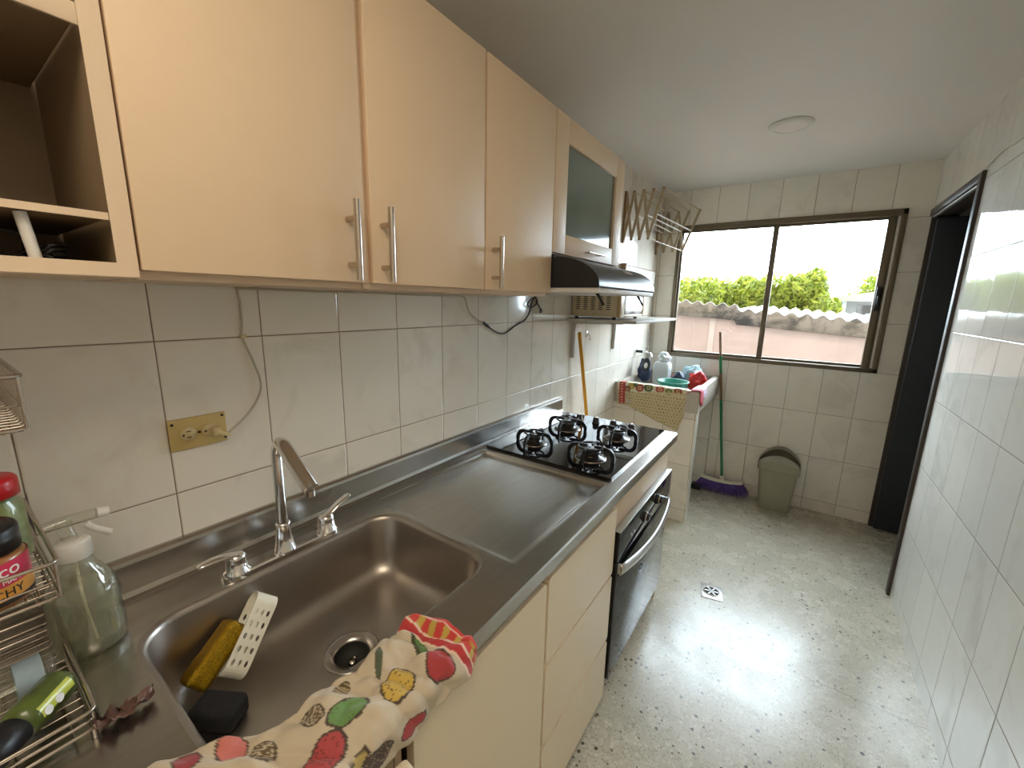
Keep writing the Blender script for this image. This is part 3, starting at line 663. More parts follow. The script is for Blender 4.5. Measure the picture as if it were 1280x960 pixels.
# ------------------------------------------------------------------ sticks / brooms
t=thing('yellow_stick',(.06,2.4,0),'yellow broomstick leaning on the left wall past the cooktop','broomstick')
MB().cyl((.045,2.165,1.345),(.055,2.30,.85),.0105,n=14).cyl((.055,2.30,.85),(.075,2.50,.10),.0105,n=14).build('stick',M['yellow'],t)
MB().box(.03,.12,2.38,2.62,.0,.10,.01).build('mop_head',M['offwhite'],t)
t=thing('broom',(.70,3.6,0),'green-handled broom with purple bristles leaning under the window','broom')
p0=Vector((.705,3.60,.13)); p1=Vector((.555,3.672,1.305)); 
def LP(f): return p0+(p1-p0)*f
MB().cyl(LP(0),LP(.545),.0105,n=14).build('handle',M['green'],t); MB().cyl(LP(.72),LP(.84),.0112,n=14).build('handle_sleeve',M['green'],t)
MB().cyl(LP(.545),LP(.72),.0108,n=14).build('bare_section',M['brownstick'],t); MB().cyl(LP(.84),LP(1),.0108,n=14).build('bare_section',M['brownstick'],t)
# head, slightly rotated
c=Vector((.707,3.600,0)); rows=[]
def hp(u,v,z): return (c.x+u,c.y+v+u*.10,z)
b=MB()
po=[]
n=20
for side in (-1,1):
    rows=[]
    for i in range(n+1):
        u=-1+2*i/n; rows.append([hp(u*.150,side*.020,.118-.018*(1-u*u)+.022-.012), hp(u*.150,side*.022,.100-.018*(1-u*u)+.012)])
    b.grid(rows)
rows=[]
for i in range(n+1):
    u=-1+2*i/n; z=.118-.018*(1-u*u)+.010; rows.append([hp(u*.150,-.020,z),hp(u*.150,.020,z)])
b.grid(rows); b.cyl((.707,3.600,.108),(.7045,3.6012,.150),.016,.012,n=14)
b.build('broom_head',M['offwhite'],t)
b=MB(); random.seed(3)
for i in range(90):
    for j in range(4):
        u=-1+2*(i+random.random())/90; v=-.016+.0107*j
        a=Vector(hp(u*.146,v,.112-.016*(1-u*u))); e=Vector(hp(u*.205+random.uniform(-.004,.004),v*2.6+random.uniform(-.004,.004),random.uniform(.002,.012)+.018*u*u))
        b.cyl(a,e,.0022,.0016,n=4,caps=False)
tag(b.build('bristles',M['purple'],t),'purple bristles','x'); o=t.children[-1]
for o in t.children:
    if o.name.startswith('bristles'):
        del o['category']; o['kind']='stuff'
# ------------------------------------------------------------------ waste bin
t=thing('waste_bin',(1.08,3.57,0),'sage grey plastic waste bin with swing lid under the window','bin')
b=MB(); c=(1.078,3.575)
lv=[(.0,.100,.070),(.02,.102,.074),(.31,.122,.098),(.335,.124,.100)]
vs=[];
for z,hx,hy in lv: vs+=[(x,y,z+.001) for x,y in rrect(c[0]-hx,c[0]+hx,c[1]-hy,c[1]+hy,.022,5)]
k=24; b.add(vs,[[i*k+j,i*k+(j+1)%k,(i+1)*k+(j+1)%k,(i+1)*k+j] for i in range(len(lv)-1) for j in range(k)]); b.add(vs[:k],[list(range(k))]); b.build('bin_body',M['binmat'],t)
b=MB(); hx,hy=.130,.106
# rim collar
vs=[]
for z,e in ((.318,0),(.322,.004),(.360,.004),(.366,0)): vs+=[(x,y,z) for x,y in rrect(c[0]-hx-e,c[0]+hx+e,c[1]-hy-e,c[1]+hy+e,.024,5)]
b.add(vs,[[i*k+j,i*k+(j+1)%k,(i+1)*k+(j+1)%k,(i+1)*k+j] for i in range(3) for j in range(k)])
# arched hood : ends solid, crown arch from left to right with an opening in front
def arch(y0,y1,z0,rise,n=16):
    pts=[(c[0]-hx+2*hx*i/n, z0+rise*math.sin(PI*i/n)**.75) for i in range(n+1)]
    return pts
pb=arch(0,0,.366,.095); n=16
rows=[[(x,c[1]+hy,z) for x,z in pb],[(x,c[1]+.020,z) for x,z in pb]]
b.grid(rows); b.add([(x,c[1]+hy,z) for x,z in pb]+[(x,c[1]+hy,.362) for x,z in pb[::-1]],[list(range(2*(n+1)))])
b.build('lid_hood',M['binmat'],t)
b=MB(); fp=arch(0,0,.366,.062)
rows=[]
for q in range(5):
    f=q/4; rows.append([(x,c[1]-hy+f*.070,.362+(z-.366)*(.35+.65*f)) for x,z in fp])
b.grid(rows); b.add([(x,c[1]-hy,.362+(z-.366)*.35) for x,z in fp]+[(x,c[1]-hy,.350) for x,z in fp[::-1]],[list(range(2*(n+1)))]); b.build('swing_flap',M['binmat'],t,thick=.003)
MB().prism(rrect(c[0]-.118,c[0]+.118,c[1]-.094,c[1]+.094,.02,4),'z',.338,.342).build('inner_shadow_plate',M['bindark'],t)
# ------------------------------------------------------------------ floor drain
t=thing('floor_drain',(.865,2.245,0),'square metal floor drain with round grate in the terrazzo','floor drain')
Rm=Matrix.Translation((.866,2.243,0))@Matrix.Rotation(math.radians(12),4,'Z')
MB().box(-.052,.052,-.062,.062,.0003,.004,.001,mat=Rm).build('drain_plate',M['silver'],t)
b=MB().lathe([(.043,.0042),(.043,.0065),(.036,.0070),(.036,.0042)],(0,0,0),32,mat=Rm); b.build('grate_ring',M['nickel'],t)
MB().lathe([(.0001,.0045),(.036,.0045)],(0,0,0),24,mat=Rm).build('grate_well',M['bindark'],t)
b=MB()
for k in range(6): b.box(.010,.034,-.0025,.0025,.0048,.0068,mat=Rm@Matrix.Rotation(k*PI/3,4,'Z'))
b.lathe([(.0001,.0070),(.010,.0070),(.011,.0045)],(0,0,0),16,mat=Rm); b.build('grate_bars',M['silver'],t)
# ------------------------------------------------------------------ laundry sink
LY=2.90; LX=.586
t=thing('laundry_sink',(0,3.3,0),'tiled laundry sink with granite trough in the back left corner','laundry sink')
MB().box(.002,.578,LY+.018,LY+.105,0,.800).build('tiled_support',M['tileS'],t); MB().box(.002,.565,L-.06,L-.003,0,.80).build('tiled_support',M['tileS'],t)
b=MB(); zf=.835
b.box(.002,LX,LY,LY+.045,.800,.950,.004).box(LX-.042,LX,LY+.045,L-.003,.800,.950,.004).box(.002,.045,LY+.045,L-.003,.80,.950,.004).box(.045,LX-.042,L-.045,L-.003,.80,.950,.004).box(.045,LX-.042,LY+.045,L-.045,.800,zf)
b.build('trough',M['conc'],t)
t2=MB().box(.49,.565,3.53,3.61,.0,.045,.006); tag(t2.build('floor_block',M['blackplastic']),'small black block on the floor under the laundry sink','block')
# tap on left wall
t=thing('wall_tap',(0,3.36,1.135),'chrome wall tap over the laundry sink','tap')
MB().cyl((.001,3.34,1.135),(.055,3.34,1.135),.011,n=14).build('pipe',M['blackplastic'],t)
b=MB(); b.cyl((.055,3.34,1.135),(.095,3.34,1.135),.0125,n=14).tube(bez([(.09,3.34,1.135),(.115,3.34,1.125),(.125,3.34,1.10),(.125,3.34,1.085)],4),.009,12).cyl((.078,3.34,1.14),(.078,3.34,1.175),.006,n=10); b.build('valve',M['chrome'],t)
b=MB(); b.box(.056,.100,3.336,3.344,1.172,1.180,.002).box(.074,.082,3.318,3.362,1.172,1.180,.002); b.build('cross_handle',M['chrome'],t)
# plastic basin
t3=MB().lathe([(.0001,.002),(.080,.002),(.084,.006),(.105,.105),(.114,.108),(.114,.112),(.103,.111),(.081,.010),(.0001,.008)],(.350,3.165,zf+.012),40)
tag(t3.build('plastic_basin',M['teal']),'round teal plastic basin in the laundry sink','basin')
def blob(name,mat,c,s,label,cat,seed,rough=.25,freq=5,flat=0,parent=None):
    bm_=bmesh.new(); bmesh.ops.create_icosphere(bm_,subdivisions=4,radius=1)
    for v in bm_.verts:
        n_=noise.noise(v.co*freq*.4+Vector((seed,seed,0)))*rough+noise.noise(v.co*freq+Vector((0,seed,seed)))*rough*.5
        p=v.co*(1+n_); v.co=Vector((c[0]+p.x*s[0],c[1]+p.y*s[1],max(c[2]+p.z*s[2],c[2]-s[2]*.85)))
    b=MB().bm(bm_,True); o=b.build(name,M[mat],parent)
    if parent is None: tag(o,label,cat)
    return o
t=thing('plastic_jug',(.18,3.50,zf),'white translucent plastic jug with crumpled bag on top in the laundry sink','jug')
b=MB()
lv=[(0,.055,.055),(.02,.060,.060),(.15,.064,.062),(.195,.062,.060),(.21,.052,.05)]
vs=[]
for z,hx_,hy_ in lv: vs+=[(x,y,zf+.001+z) for x,y in rrect(.178-hx_,.178+hx_,3.50-hy_,3.50+hy_,.018,5)]
b.add(vs,[[i*24+j,i*24+(j+1)%24,(i+1)*24+(j+1)%24,(i+1)*24+j] for i in range(4) for j in range(24)],True); b.add(vs[:24],[list(range(24))]); b.add(vs[-24:],[list(range(24))]); b.build('jug_body',M['whitebag'],t)
blob('crumpled_bag','whitebag',(.185,3.50,1.085),(.045,.045,.045),'','',2.2,.5,3,parent=t)
t=thing('scrub_pad',(.1,3.3,zf),'black oval pad in a dark blue bag hanging below the wall tap','bag')
blob('bag','navy',(.095,3.30,.985),(.052,.045,.095),'','',5.1,.25,3,parent=t)
b=MB().lathe([(.0001,.014),(.020,.014),(.030,.011),(.034,.004),(.034,0)],(0,0,0),28,mat=Matrix.Translation((.115,3.262,1.045))@Matrix.Rotation(math.radians(72),4,'X')@Matrix.Diagonal((1,1.6,1,1))); b.build('oval_pad',M['blackplastic'],t)
b=MB().lathe([(.0001,.018),(.010,.018),(.016,.014)],(0,0,0),20,mat=Matrix.Translation((.116,3.260,1.035))@Matrix.Rotation(math.radians(72),4,'X')@Matrix.Diagonal((1,1.6,1,1))); b.build('pad_centre',M['silver'],t)
blob('detergent_bag','navy',(.325,3.44,.905),(.05,.05,.078),'dark blue and white detergent pouch behind the teal basin','bag',1.3,.2,3)
blob('detergent_bag','bluebag',(.402,3.56,.945),(.075,.06,.09),'crumpled pale blue bag beside the window wall in the laundry sink','bag',3.3,.35,4)
blob('detergent_bag','redbag',(.475,3.42,.925),(.075,.08,.078),'crumpled red detergent bag at the right rim of the laundry sink','bag',4.2,.3,4)
b=MB().lathe([(.0001,.001),(.024,.001),(.026,.01),(.026,.085),(.020,.09),(.020,.105),(.0001,.106)],(.262,3.60,zf+.001),20)
tag(b.build('small_jar',M['pinkcloth']),'small pink-capped jar between the white jug and the pale blue bag','jar')
# towel over the trough front
def towel2():
    nx,nz=90,60; b=MB(); co=[]; rows=[]
    for i in range(nx+1):
        u=i/nx; x=.030+.475*u; row=[]
        low=.790+.02*u if u<.12 else .792-(u-.12)*.165
        if u>.93: low=.657+(u-.93)*1.6
        for j in range(nz+1):
            v=j/nz; S_=.05+(.956-low)
            s_=v*S_
            if s_<.05: y=LY+.047-s_; z=.9535+.001*math.sin(u*30)
            else: y=LY-.004-.003*math.sin(u*22+1)-.004*math.sin(u*9+v*3)*v; z=.956-(s_-.05)
            row.append((x+.008*math.sin(v*5)*v*(u-.5),y,z)); co.append((u,s_,v))
        rows.append(row)
    b.grid(rows); o=b.build('printed_towel',M['print'],thick=.002); 
    def fn(u,s_,v):
        beige=srgb(196,180,140); c=beige
        x=u*.475
        fx=(x/.022); fz=((s_)/.022); k=((fx+ (int(fz)%2)*.5)%1-.5)**2+((fz)%1-.5)**2
        if k<.05: c=srgb(128,104,60)
        if s_<.115:
            c=srgb(214,206,180)
            for (cx,cz,r,col) in ((.10,.075,.018,(170,140,50)),(.16,.08,.022,(150,50,50)),(.07,.10,.018,(110,30,34)),(.22,.07,.024,(60,90,50)),(.30,.07,.022,(170,66,60)),(.36,.085,.02,(90,110,50)),(.42,.07,.02,(150,60,50)),(.13,.06,.013,(60,90,50))):
                dd=math.hypot(x-cx,s_-cz)/1.3
                if dd<r: c=srgb(*col)
                if r*.3<dd<r*.45: c=srgb(220,200,150)
        if x>.20 and s_>.10-(x-.2)*.10: 
            if not(k<.05): c=beige
        if .012<x<.055: c=srgb(170,44,50) if not (.026<x<.040 and (s_/.02)%1<.45) else srgb(210,160,120)
        return c
    paint(o,fn,co); return tag(o,'printed fruit towel hanging over the front of the laundry sink','towel')
towel2()
t=thing('draped_rag',(.55,2.95,.95),'pink and lilac rag draped over the right corner of the laundry sink','cloth')
def drape(name,mat,y0,y1,zlow,offx,seed,xin,zin):
    b=MB(); rows=[]
    for i in range(15):
        y=y0+(y1-y0)*i/14; row=[]
        pts=[(xin,zin),(LX-.060,.945),(LX-.044,.956),(LX-.015,.958),(LX+.004,.952),(LX+.007,.93),(LX+.008+offx,zlow+.02*math.sin(i*.9+seed))]
        for k,p in enumerate(bez([(a,0,c_) for a,c_ in pts],4)):
            row.append((p.x+.004*math.sin(i*1.3+k*.4+seed),y+.006*math.sin(k*.5+seed),p.z+.0025*abs(math.sin(i*1.1+seed))))
        rows.append(row)
    b.grid(rows); b.build(name,M[mat],t,thick=.003)
drape('rag_pink','pinkcloth',2.893,2.975,.865,.004,.3,.50,.93)
drape('rag_lilac','lilac',2.955,3.09,.905,.004,1.7,.47,.89)
# ------------------------------------------------------------------ things on the counter
# cloth on front rim
def cloth():
    b=MB(); co=[]; rows=[]; ny,nx=300,80
    for i in range(ny+1):
        y=-.16+.672*i/ny
        if y>.24: xi=.543+.006*math.sin(y*40)+.006*noise.noise(Vector((y*22,0,0)))
        elif y>.10: xi=.541-(.24-y)*.62
        else: xi=.454
        xi-=0
        flare=.006*math.sin(y*17)
        top=.655-xi; hang=.044+.006*math.sin(y*23)+max(0,(.15-y))*.05; tot=top+hang; row=[]
        yoff=0
        for j in range(nx+1):
            s_=tot*j/nx
            wob=.0065*noise.noise(Vector((s_*22,y*18,3)))+.003*noise.noise(Vector((s_*50,y*44,9)))+.015*abs(noise.noise(Vector((s_*12-y*18,y*9,1))))
            if s_<top:
                x=xi+s_; z=CZ+.0055+max(0,wob)*2.3
                if sy0<y<sy1 and x<sx1+.006: z=z-min(.022,max(0,sx1+.004-x)*.9)*min(1,(y-sy0)/.05)
                edge=min(1,(top-s_)/.012); 
                if edge<1: z=z-(1-edge)**2*.004
            else:
                x=.6555+.003+wob*1.2+.002*math.sin(min(1,(s_-top)/.02)*PI/2); z=CZ+.001-(s_-top)
            yy=y + (.012*(1-(s_/tot)) if y>.40 else 0)*((y-.40)/.112) *0
            # slanted end: inner corner ends earlier
            yy=y-(1-s_/tot)*.034*max(0,(y-.35)/.16)
            row.append((x,yy,z)); co.append((xi+s_,yy,y))
        rows.append(row)
    b.grid(rows); o=b.build('fruit_print_cloth',M['print'],thick=.0022,off=1)
    F=[ # x,y,rx,ry,rot,kind
     (.624,.359,.024,.032,.3,'pear'),(.606,.282,.021,.031,-.3,'lime'),(.628,.232,.022,.030,.1,'straw'),(.645,.427,.021,.028,.4,'tomato'),
     (.592,.432,.010,.032,1.2,'leaf'),(.682,.350,.012,.026,.0,'tomato2'),(.676,.285,.017,.028,.1,'egg'),(.662,.250,.007,.028,.2,'banana'),
     (.562,.299,.011,.018,.5,'shell'),(.572,.248,.018,.014,.4,'palm'),(.572,.362,.006,.024,.9,'leaf2'),
     (.515,.165,.026,.018,.1,'peach'),(.557,.186,.020,.016,.2,'palm'),(.488,.122,.020,.014,.3,'cherry'),(.560,.120,.024,.022,.3,'peach'),(.620,.155,.024,.024,0,'pear'),
     (.60,.06,.026,.03,0,'lime'),(.52,.03,.026,.03,0,'straw'),(.665,.19,.014,.02,0,'leaf'),(.57,-.03,.03,.03,0,'tomato'),(.47,-.04,.02,.03,0,'pear')]
    def fn(x,y,yr):
        c=srgb(194,180,155)
        n_=noise.noise(Vector((x*60,y*60,0)))
        for fx,fy,rx,ry,rot,k in F:
            dx,dy=x-fx,y-fy
            if abs(dx)>.045 or abs(dy)>.045: continue
            a=dx*math.cos(rot)+dy*math.sin(rot); b_=-dx*math.sin(rot)+dy*math.cos(rot)
            r=math.hypot(a/rx,b_/ry)+n_*.06
            if r<1:
                sp_=noise.noise(Vector((x*420,y*420,4)))
                if k=='pear': c=srgb(196,164,72) if sp_<.38 else srgb(60,50,26)
                elif k=='lime': c=srgb(98,138,76) if sp_<.45 else srgb(70,110,50)
                elif k=='straw': c=srgb(170,62,66) if sp_<.30 else srgb(96,24,30)
                elif k in('tomato','tomato2'): c=srgb(166,48,54)
                elif k=='leaf': c=srgb(84,122,60) if a>-.3*rx else srgb(54,60,30)
                elif k=='leaf2': c=srgb(70,84,60)
                elif k=='egg': c=srgb(70,56,48) if sp_<.25 else srgb(150,130,110)
                elif k=='banana': c=srgb(176,156,92)
                elif k=='shell': c=srgb(170,150,110) if (b_*300)%2<1.2 else srgb(80,62,40)
                elif k=='palm': c=srgb(96,80,52) if sp_<.1 else c
                elif k=='peach': c=srgb(196,110,100)
                elif k=='cherry': c=srgb(150,40,48)
                if r>.86: c=srgb(62,48,36)
        if y>.428+(x-.545)*.27:
            e=(y-(.428+(x-.545)*.27))*.92
            if e<.004: c=srgb(226,200,180)
            elif e<.016: c=srgb(184,44,50)
            elif e<.019: c=srgb(226,200,180)
            elif e<.036: c=srgb(186,158,66) if ((x+y*.2)/.026)%1<.45 else srgb(196,50,48)
            elif e<.039: c=srgb(228,190,180)
            else: c=srgb(190,40,48)
            if yr>.507: c=srgb(206,60,60)
        return c
    paint(o,fn,co); return tag(o,'cream cloth printed with fruit, red striped end, over the sink front edge','cloth')
cloth()
# white perforated sponge caddy : stadium loop strip with holes
t=thing('sponge_caddy',(.2,.3,.8),'white perforated plastic sponge holder leaning inside the sink','sponge holder')
T=Vector((.178,.362,.865)); B=Vector((.232,.256,.768)); ax=(B-T).normalized()
wd=Vector((.12,.85,-.42)); wd=(wd-ax*wd.dot(ax)).normalized(); th=ax.cross(wd).normalized()
Ln=(B-T).length; Rr=.020; wdt=.046
def stad(n=14):
    out=[]
    for k in range(n+1): a=PI*k/n; out.append((-Rr*math.sin(a)+Rr, Rr*math.cos(a)))   # top cap
    return out
loop=[]
nseg=10
for k in range(nseg): loop.append((Rr+(Ln-2*Rr)*k/nseg, Rr))
for k in range(13): a=PI*k/12; loop.append((Ln-Rr+Rr*math.sin(a),Rr*math.cos(a)))
for k in range(1,nseg): loop.append((Ln-Rr-(Ln-2*Rr)*k/nseg,-Rr))
for k in range(13): a=PI*k/12; loop.append((Rr-Rr*math.sin(a),-Rr*math.cos(a)))
def cp_(i,w): a,h=loop[i%len(loop)]; return T+ax*a+th*h+wd*w
b=MB(); m=len(loop); nw=7
for i in range(m):
    for j in range(nw):
        w0=-wdt/2+wdt*j/nw; w1=-wdt/2+wdt*(j+1)/nw
        q=[cp_(i,w0),cp_(i+1,w0),cp_(i+1,w1),cp_(i,w1)]
        hole_=(i<nseg and i%2==1 and j in (1,3,5)) or (nseg+13<=i<2*nseg+11 and (i-nseg)%2==1 and j in(1,3,5))
        if hole_:
            ce=sum(q,Vector())/4; inn=[]
            out8=[]; 
            for e in range(4):
                out8+= [q[e],(q[e]+q[(e+1)%4])/2]
            u_=(q[1]-q[0]).normalized()*((q[1]-q[0]).length*.52); v_=(q[3]-q[0]).normalized()*((q[3]-q[0]).length*.50)
            inn=[ce+u_*math.cos(a)+v_*math.sin(a) for a in [math.radians(225+45*k) for k in range(8)]]
            b.add(out8+inn,[[k,(k+1)%8,8+(k+1)%8,8+k] for k in range(8)])
        else: b.add(q,[[0,1,2,3]])
b.build('holder_band',M['offwhite'],t,thick=.0012,weld=True)
# gold scourer
def orient_box(c,ax_,wd_,th_,l,w,h,bev,seg=4):
    Mx=Matrix((( ax_.x,wd_.x,th_.x,c.x),(ax_.y,wd_.y,th_.y,c.y),(ax_.z,wd_.z,th_.z,c.z),(0,0,0,1)))
    bm_=bmesh.new(); bmesh.ops.create_cube(bm_,size=1)
    for v in bm_.verts: v.co=Vector((v.co.x*l,v.co.y*w,v.co.z*h))
    bmesh.ops.bevel(bm_,geom=bm_.edges[:],offset=bev,segments=seg,affect='EDGES',profile=.5)
    bmesh.ops.subdivide_edges(bm_,edges=[e for e in bm_.edges if e.calc_length()>.02],cuts=6,use_grid_fill=True)
    for v in bm_.verts: v.co+=v.co.normalized()*.0015*noise.noise(v.co*160)
    return MB().bm(bm_,True,Mx)
C_=Vector((.200,.250,.811)); a2=(Vector((.182,.314,.850))-Vector((.218,.198,.780))).normalized(); w2=(wd-a2*wd.dot(a2)).normalized(); t2_=a2.cross(w2)
tag(orient_box(C_,a2,w2,t2_,.118,.044,.052,.010).build('scourer',M['gold']),'gold metallic scouring sponge inside the white sponge holder','sponge')
tag(orient_box(Vector((.276,.222,.752)),Vector((.85,.5,.0)).normalized(),Vector((-.5,.85,0)).normalized(),Vector((0,0,1)),.085,.055,.042,.010).build('dark_sponge',M['darksponge']),'dark grey sponge on the sink floor below the gold scourer','sponge')
# spray bottle
t=thing('spray_bottle',(.118,.100,CZ),'clear spray bottle of cloudy liquid with white cap beside the sink','spray bottle')
bx,by=.112,.102
prof=[(.0001,.002),(.040,.002),(.046,.006),(.0475,.03),(.0465,.07),(.0475,.095),(.043,.120),(.032,.142),(.024,.156),(.0205,.168),(.0195,.178)]
MB().lathe(prof,(bx,by,CZ),36).build('bottle_shell',M['clearpet'],t,thick=.001)
MB().lathe([(.0001,.004),(.038,.004),(.0440,.008),(.0455,.03),(.0445,.07),(.0455,.092),(.0415,.117),(.030,.139),(.0001,.1395)],(bx,by,CZ),36).build('liquid',M['liquid'],t)
MB().lathe([(.022,.172),(.0235,.175),(.0230,.200),(.020,.204),(.0001,.204)],(bx,by,CZ),24).build('cap',M['white'],t)
MB().tube(bez([(bx,by,CZ+.20),(bx,by-.004,CZ+.222),(bx,by-.005,CZ+.238)],4),.010,12).tube(bez([(bx,by-.03,CZ+.236),(bx,by,CZ+.240),(bx,by+.035,CZ+.238)],4),.0115,12,flat=(.7,1)).build('spray_head',M['clearpet'],t)
MB().cyl((bx,by+.035,CZ+.238),(bx,by+.050,CZ+.236),.0095,.0085,n=14).tube(bez([(bx,by+.020,CZ+.226),(bx,by+.030,CZ+.212),(bx,by+.048,CZ+.196)],4),.0055,8).build('trigger',M['white'],t)
MB().tube(bez([(bx,by,CZ+.17),(bx+.004,by,CZ+.09),(bx+.012,by+.006,CZ+.012)],5),.002,6).build('dip_tube',M['offwhite'],t)
# crumpled wrapper
b=MB(); rows=[]
for i in range(15):
    row=[]
    for j in range(9):
        u=i/14-.5; v=j/8-.5; nz_=noise.noise(Vector((u*5,v*5,1.1)))
        row.append((.330+v*.034*(1-abs(u)*1.1)+nz_*.012,.098+u*.066,CZ+.004+abs(nz_)*.035+.006*abs(math.sin(u*9))))
    rows.append(row)
b.grid(rows); tag(b.build('crumpled_wrapper',M['leafdry'],thick=.001),'crumpled brownish wrapper on the worktop beside the wire rack','wrapper')
# ------------------------------------------------------------------ wire rack at left edge
RY=.066; RX=.335; RL=-.36
t=thing('wire_rack',(.18,-.1,CZ),'three-tier chrome wire kitchen rack at the left edge of the worktop','rack')
def wire(pts,r,par,nm='wire',mat='nickel',**k): return MB().tube(pts,r,6,**k).build(nm,M[mat],par)
def basket(z0,z1,x0,x1,yR,nm,mesh=False):
    k=MB()
    def rect(z,r,e=0):
        po=rrect(x0-e,x1+e,RL,yR+e,.010,3); k.tube([(x,y,z) for x,y in po],r,6,closed=True)
    rect(z1,.0028,.003); rect(z0,.0025)
    rect((z0*.55+z1*.45),.0014)
    for x in (x0,x1):
        for y in (yR,): k.cyl((x,y,z0),(x,y,z1),.0022,n=6)
    n=int((x1-x0)/.018)
    for i in range(1,n): # base wires along y, turned up at the end
        x=x0+(x1-x0)*i/n; k.tube([(x,RL,z0),(x,yR-.004,z0),(x,yR,z0+.004),(x,yR,z1)] if mesh else [(x,RL,z0),(x,yR,z0)],.0014,5)
    m=int((yR-RL)/.05)
    for i in range(m): y=yR-.02-(yR-.02-RL)*i/m; k.cyl((x0,y,z0-.002),(x1,y,z0-.002),.0016,n=5)
    return k.build(nm,M['nickel'],t)
basket(1.345,1.412,.03,.300,.067,'top_basket',True)
basket(1.118,1.168,.03,.315,.063,'middle_basket')
k=basket(.915,.945,.03,RX,RY,'bottom_basket')
# closely spaced cross wires in the mid basket floor near the corner
def strip(pts,w,nm):
    rows=[]
    for p in pts: rows.append([(p[0],p[1]-w*.1,p[2]-w/2),(p[0],p[1]+w*.1,p[2]+w/2)])
    return MB().grid(rows,False).build(nm,M['darksteel'],t,thick=.002)
strip([(RX,RY+.004,.913),(.22,RY+.005,.916),(.14,RY+.005,.93),(.06,RY+.004,.99),(.035,RY+.003,1.07),(.03,RY+.003,1.165)],.024,'side_strip')
for y in (-.10,RL): MB().cyl((.03,y,.902),(.03,y,1.41),.004,n=8).build('upright',M['nickel'],t)
for y in (RY-.002,RL): MB().cyl((RX,y,.9005),(RX,y,.916),.004,n=8).build('foot',M['nickel'],t)
b=MB()
for i in range(7): b.cyl((.06,-.0+.058-.012*i,1.1195),(.30,.058-.012*i,1.1195),.0013,n=5)
b.build('floor_wires',M['nickel'],t)
# peanut butter jar
def wraptext(b,s,size,cx,cy,cz,r,ang0,tilt=0):
    vs,fs=text_mesh(s,size,.0002,'RIGHT'); out=[]
    for v in vs:
        a=ang0+v.x/r; out.append((cx+(r+v.z+.0006)*math.cos(a),cy+(r+v.z+.0006)*math.sin(a),cz+v.y+(v.x*tilt)))
    b.add(out,fs)
jx,jy,jz,jr=.270,.006,1.1215,.041
t=thing('peanut_butter_jar',(jx,jy,jz),'peanut butter jar with black lid and pink label on the middle rack tier','jar')
MB().lathe([(.0001,.001),(jr-.004,.001),(jr-.001,.006),(jr-.001,.062),(jr-.006,.070),(.0001,.070)],(jx,jy,jz),40).build('jar_body',M['peanut'],t)
MB().lathe([(jr-.006,.069),(jr-.003,.070),(jr-.003,.098),(jr-.006,.102),(.0001,.102)],(jx,jy,jz),40).build('lid',M['blackplastic'],t)
lb=MB().lathe([(jr+.0002,.032),(jr+.0002,.062)],(jx,jy,jz),48).build('label',M['pinklab'],t)
lb2=MB().lathe([(jr+.0002,.014),(jr+.0002,.032)],(jx,jy,jz),48).build('label_band',M['orangelab'],t)
MB().lathe([(jr+.0002,.008),(jr+.0002,.014)],(jx,jy,jz),48).build('label_edge',M['text_black'],t)
A0=math.radians(46)
b=MB(); wraptext(b,'pco',.022,jx,jy,jz+.052,jr,A0,.05); wraptext(b,'DE MANI',.008,jx,jy,jz+.038,jr,A0,.05); b.build('label_print',M['text_white'],lb)
b=MB(); wraptext(b,'CRUNCHY',.015,jx,jy,jz+.023,jr,A0,.05); b.build('label_print',M['text_black'],lb2)
jx,jy=.150,.026
t=thing('preserve_jar',(jx,jy,jz),'glass jar with red lid behind the peanut butter jar','jar')
MB().lathe([(.0001,.001),(.031,.001),(.034,.006),(.034,.085),(.028,.094),(.028,.100),(.0001,.100)],(jx,jy,jz),36).build('jar_body',M['pickle'],t)
MB().lathe([(.031,.100),(.033,.101),(.033,.124),(.030,.128),(.0001,.128)],(jx,jy,jz),36).build('lid',M['red'],t)
# bottles lying on the bottom tier
def lying(name,c,d,prof,mat,par):
    d=Vector(d).normalized(); a=d.orthogonal().normalized(); bb=d.cross(a)
    Mx=Matrix(((a.x,bb.x,d.x,0),(a.y,bb.y,d.y,0),(a.z,bb.z,d.z,0),(0,0,0,1)))
    return MB().lathe(prof,c,28,mat=Mx).build(name,mat,par)
t=thing('glass_bottle',(.16,-.05,.935),'clear glass bottle with pale blue label lying on the bottom rack tier','bottle')
c_=(.196,.050,.947); dv=(.02,-1,.02)
lying('bottle_glass',c_,dv,[(.0001,0),(.024,0),(.028,.006),(.028,.13),(.022,.155),(.013,.175),(.012,.22),(.0001,.221)],M['clearglass'],t)
lying('label',c_,dv,[(.0285,.012),(.0285,.040)],M['bluelab'],t)
t=thing('sauce_bottle',(.235,-.03,.94),'green labelled sauce bottle with black cap lying on the bottom rack tier','bottle')
c_=(.238,.050,.943); dv=(1.1,-1,.02)
lying('bottle_body',c_,dv,[(.0001,0),(.020,0),(.024,.006),(.024,.062),(.019,.074),(.0001,.075)],M['greenlab'],t)
lying('cap',c_,dv,[(.017,.073),(.021,.075),(.021,.112),(.018,.118),(.0001,.118)],M['blackplastic'],t)
d_=Vector(dv).normalized(); sd=Vector((d_.y,-d_.x,0))*-1
b=MB(); rows=[]
for k in range(8):
    f=.010+.052*k/7; rows.append([tuple(Vector(c_)+d_*f+Vector((math.cos(an)*sd.x,math.cos(an)*sd.y,math.sin(an)))*.0245) for an in [math.radians(5+8*q) for q in range(6)]])
b.grid(rows); b.build('label_strip',M['lime'],t)
b=MB()
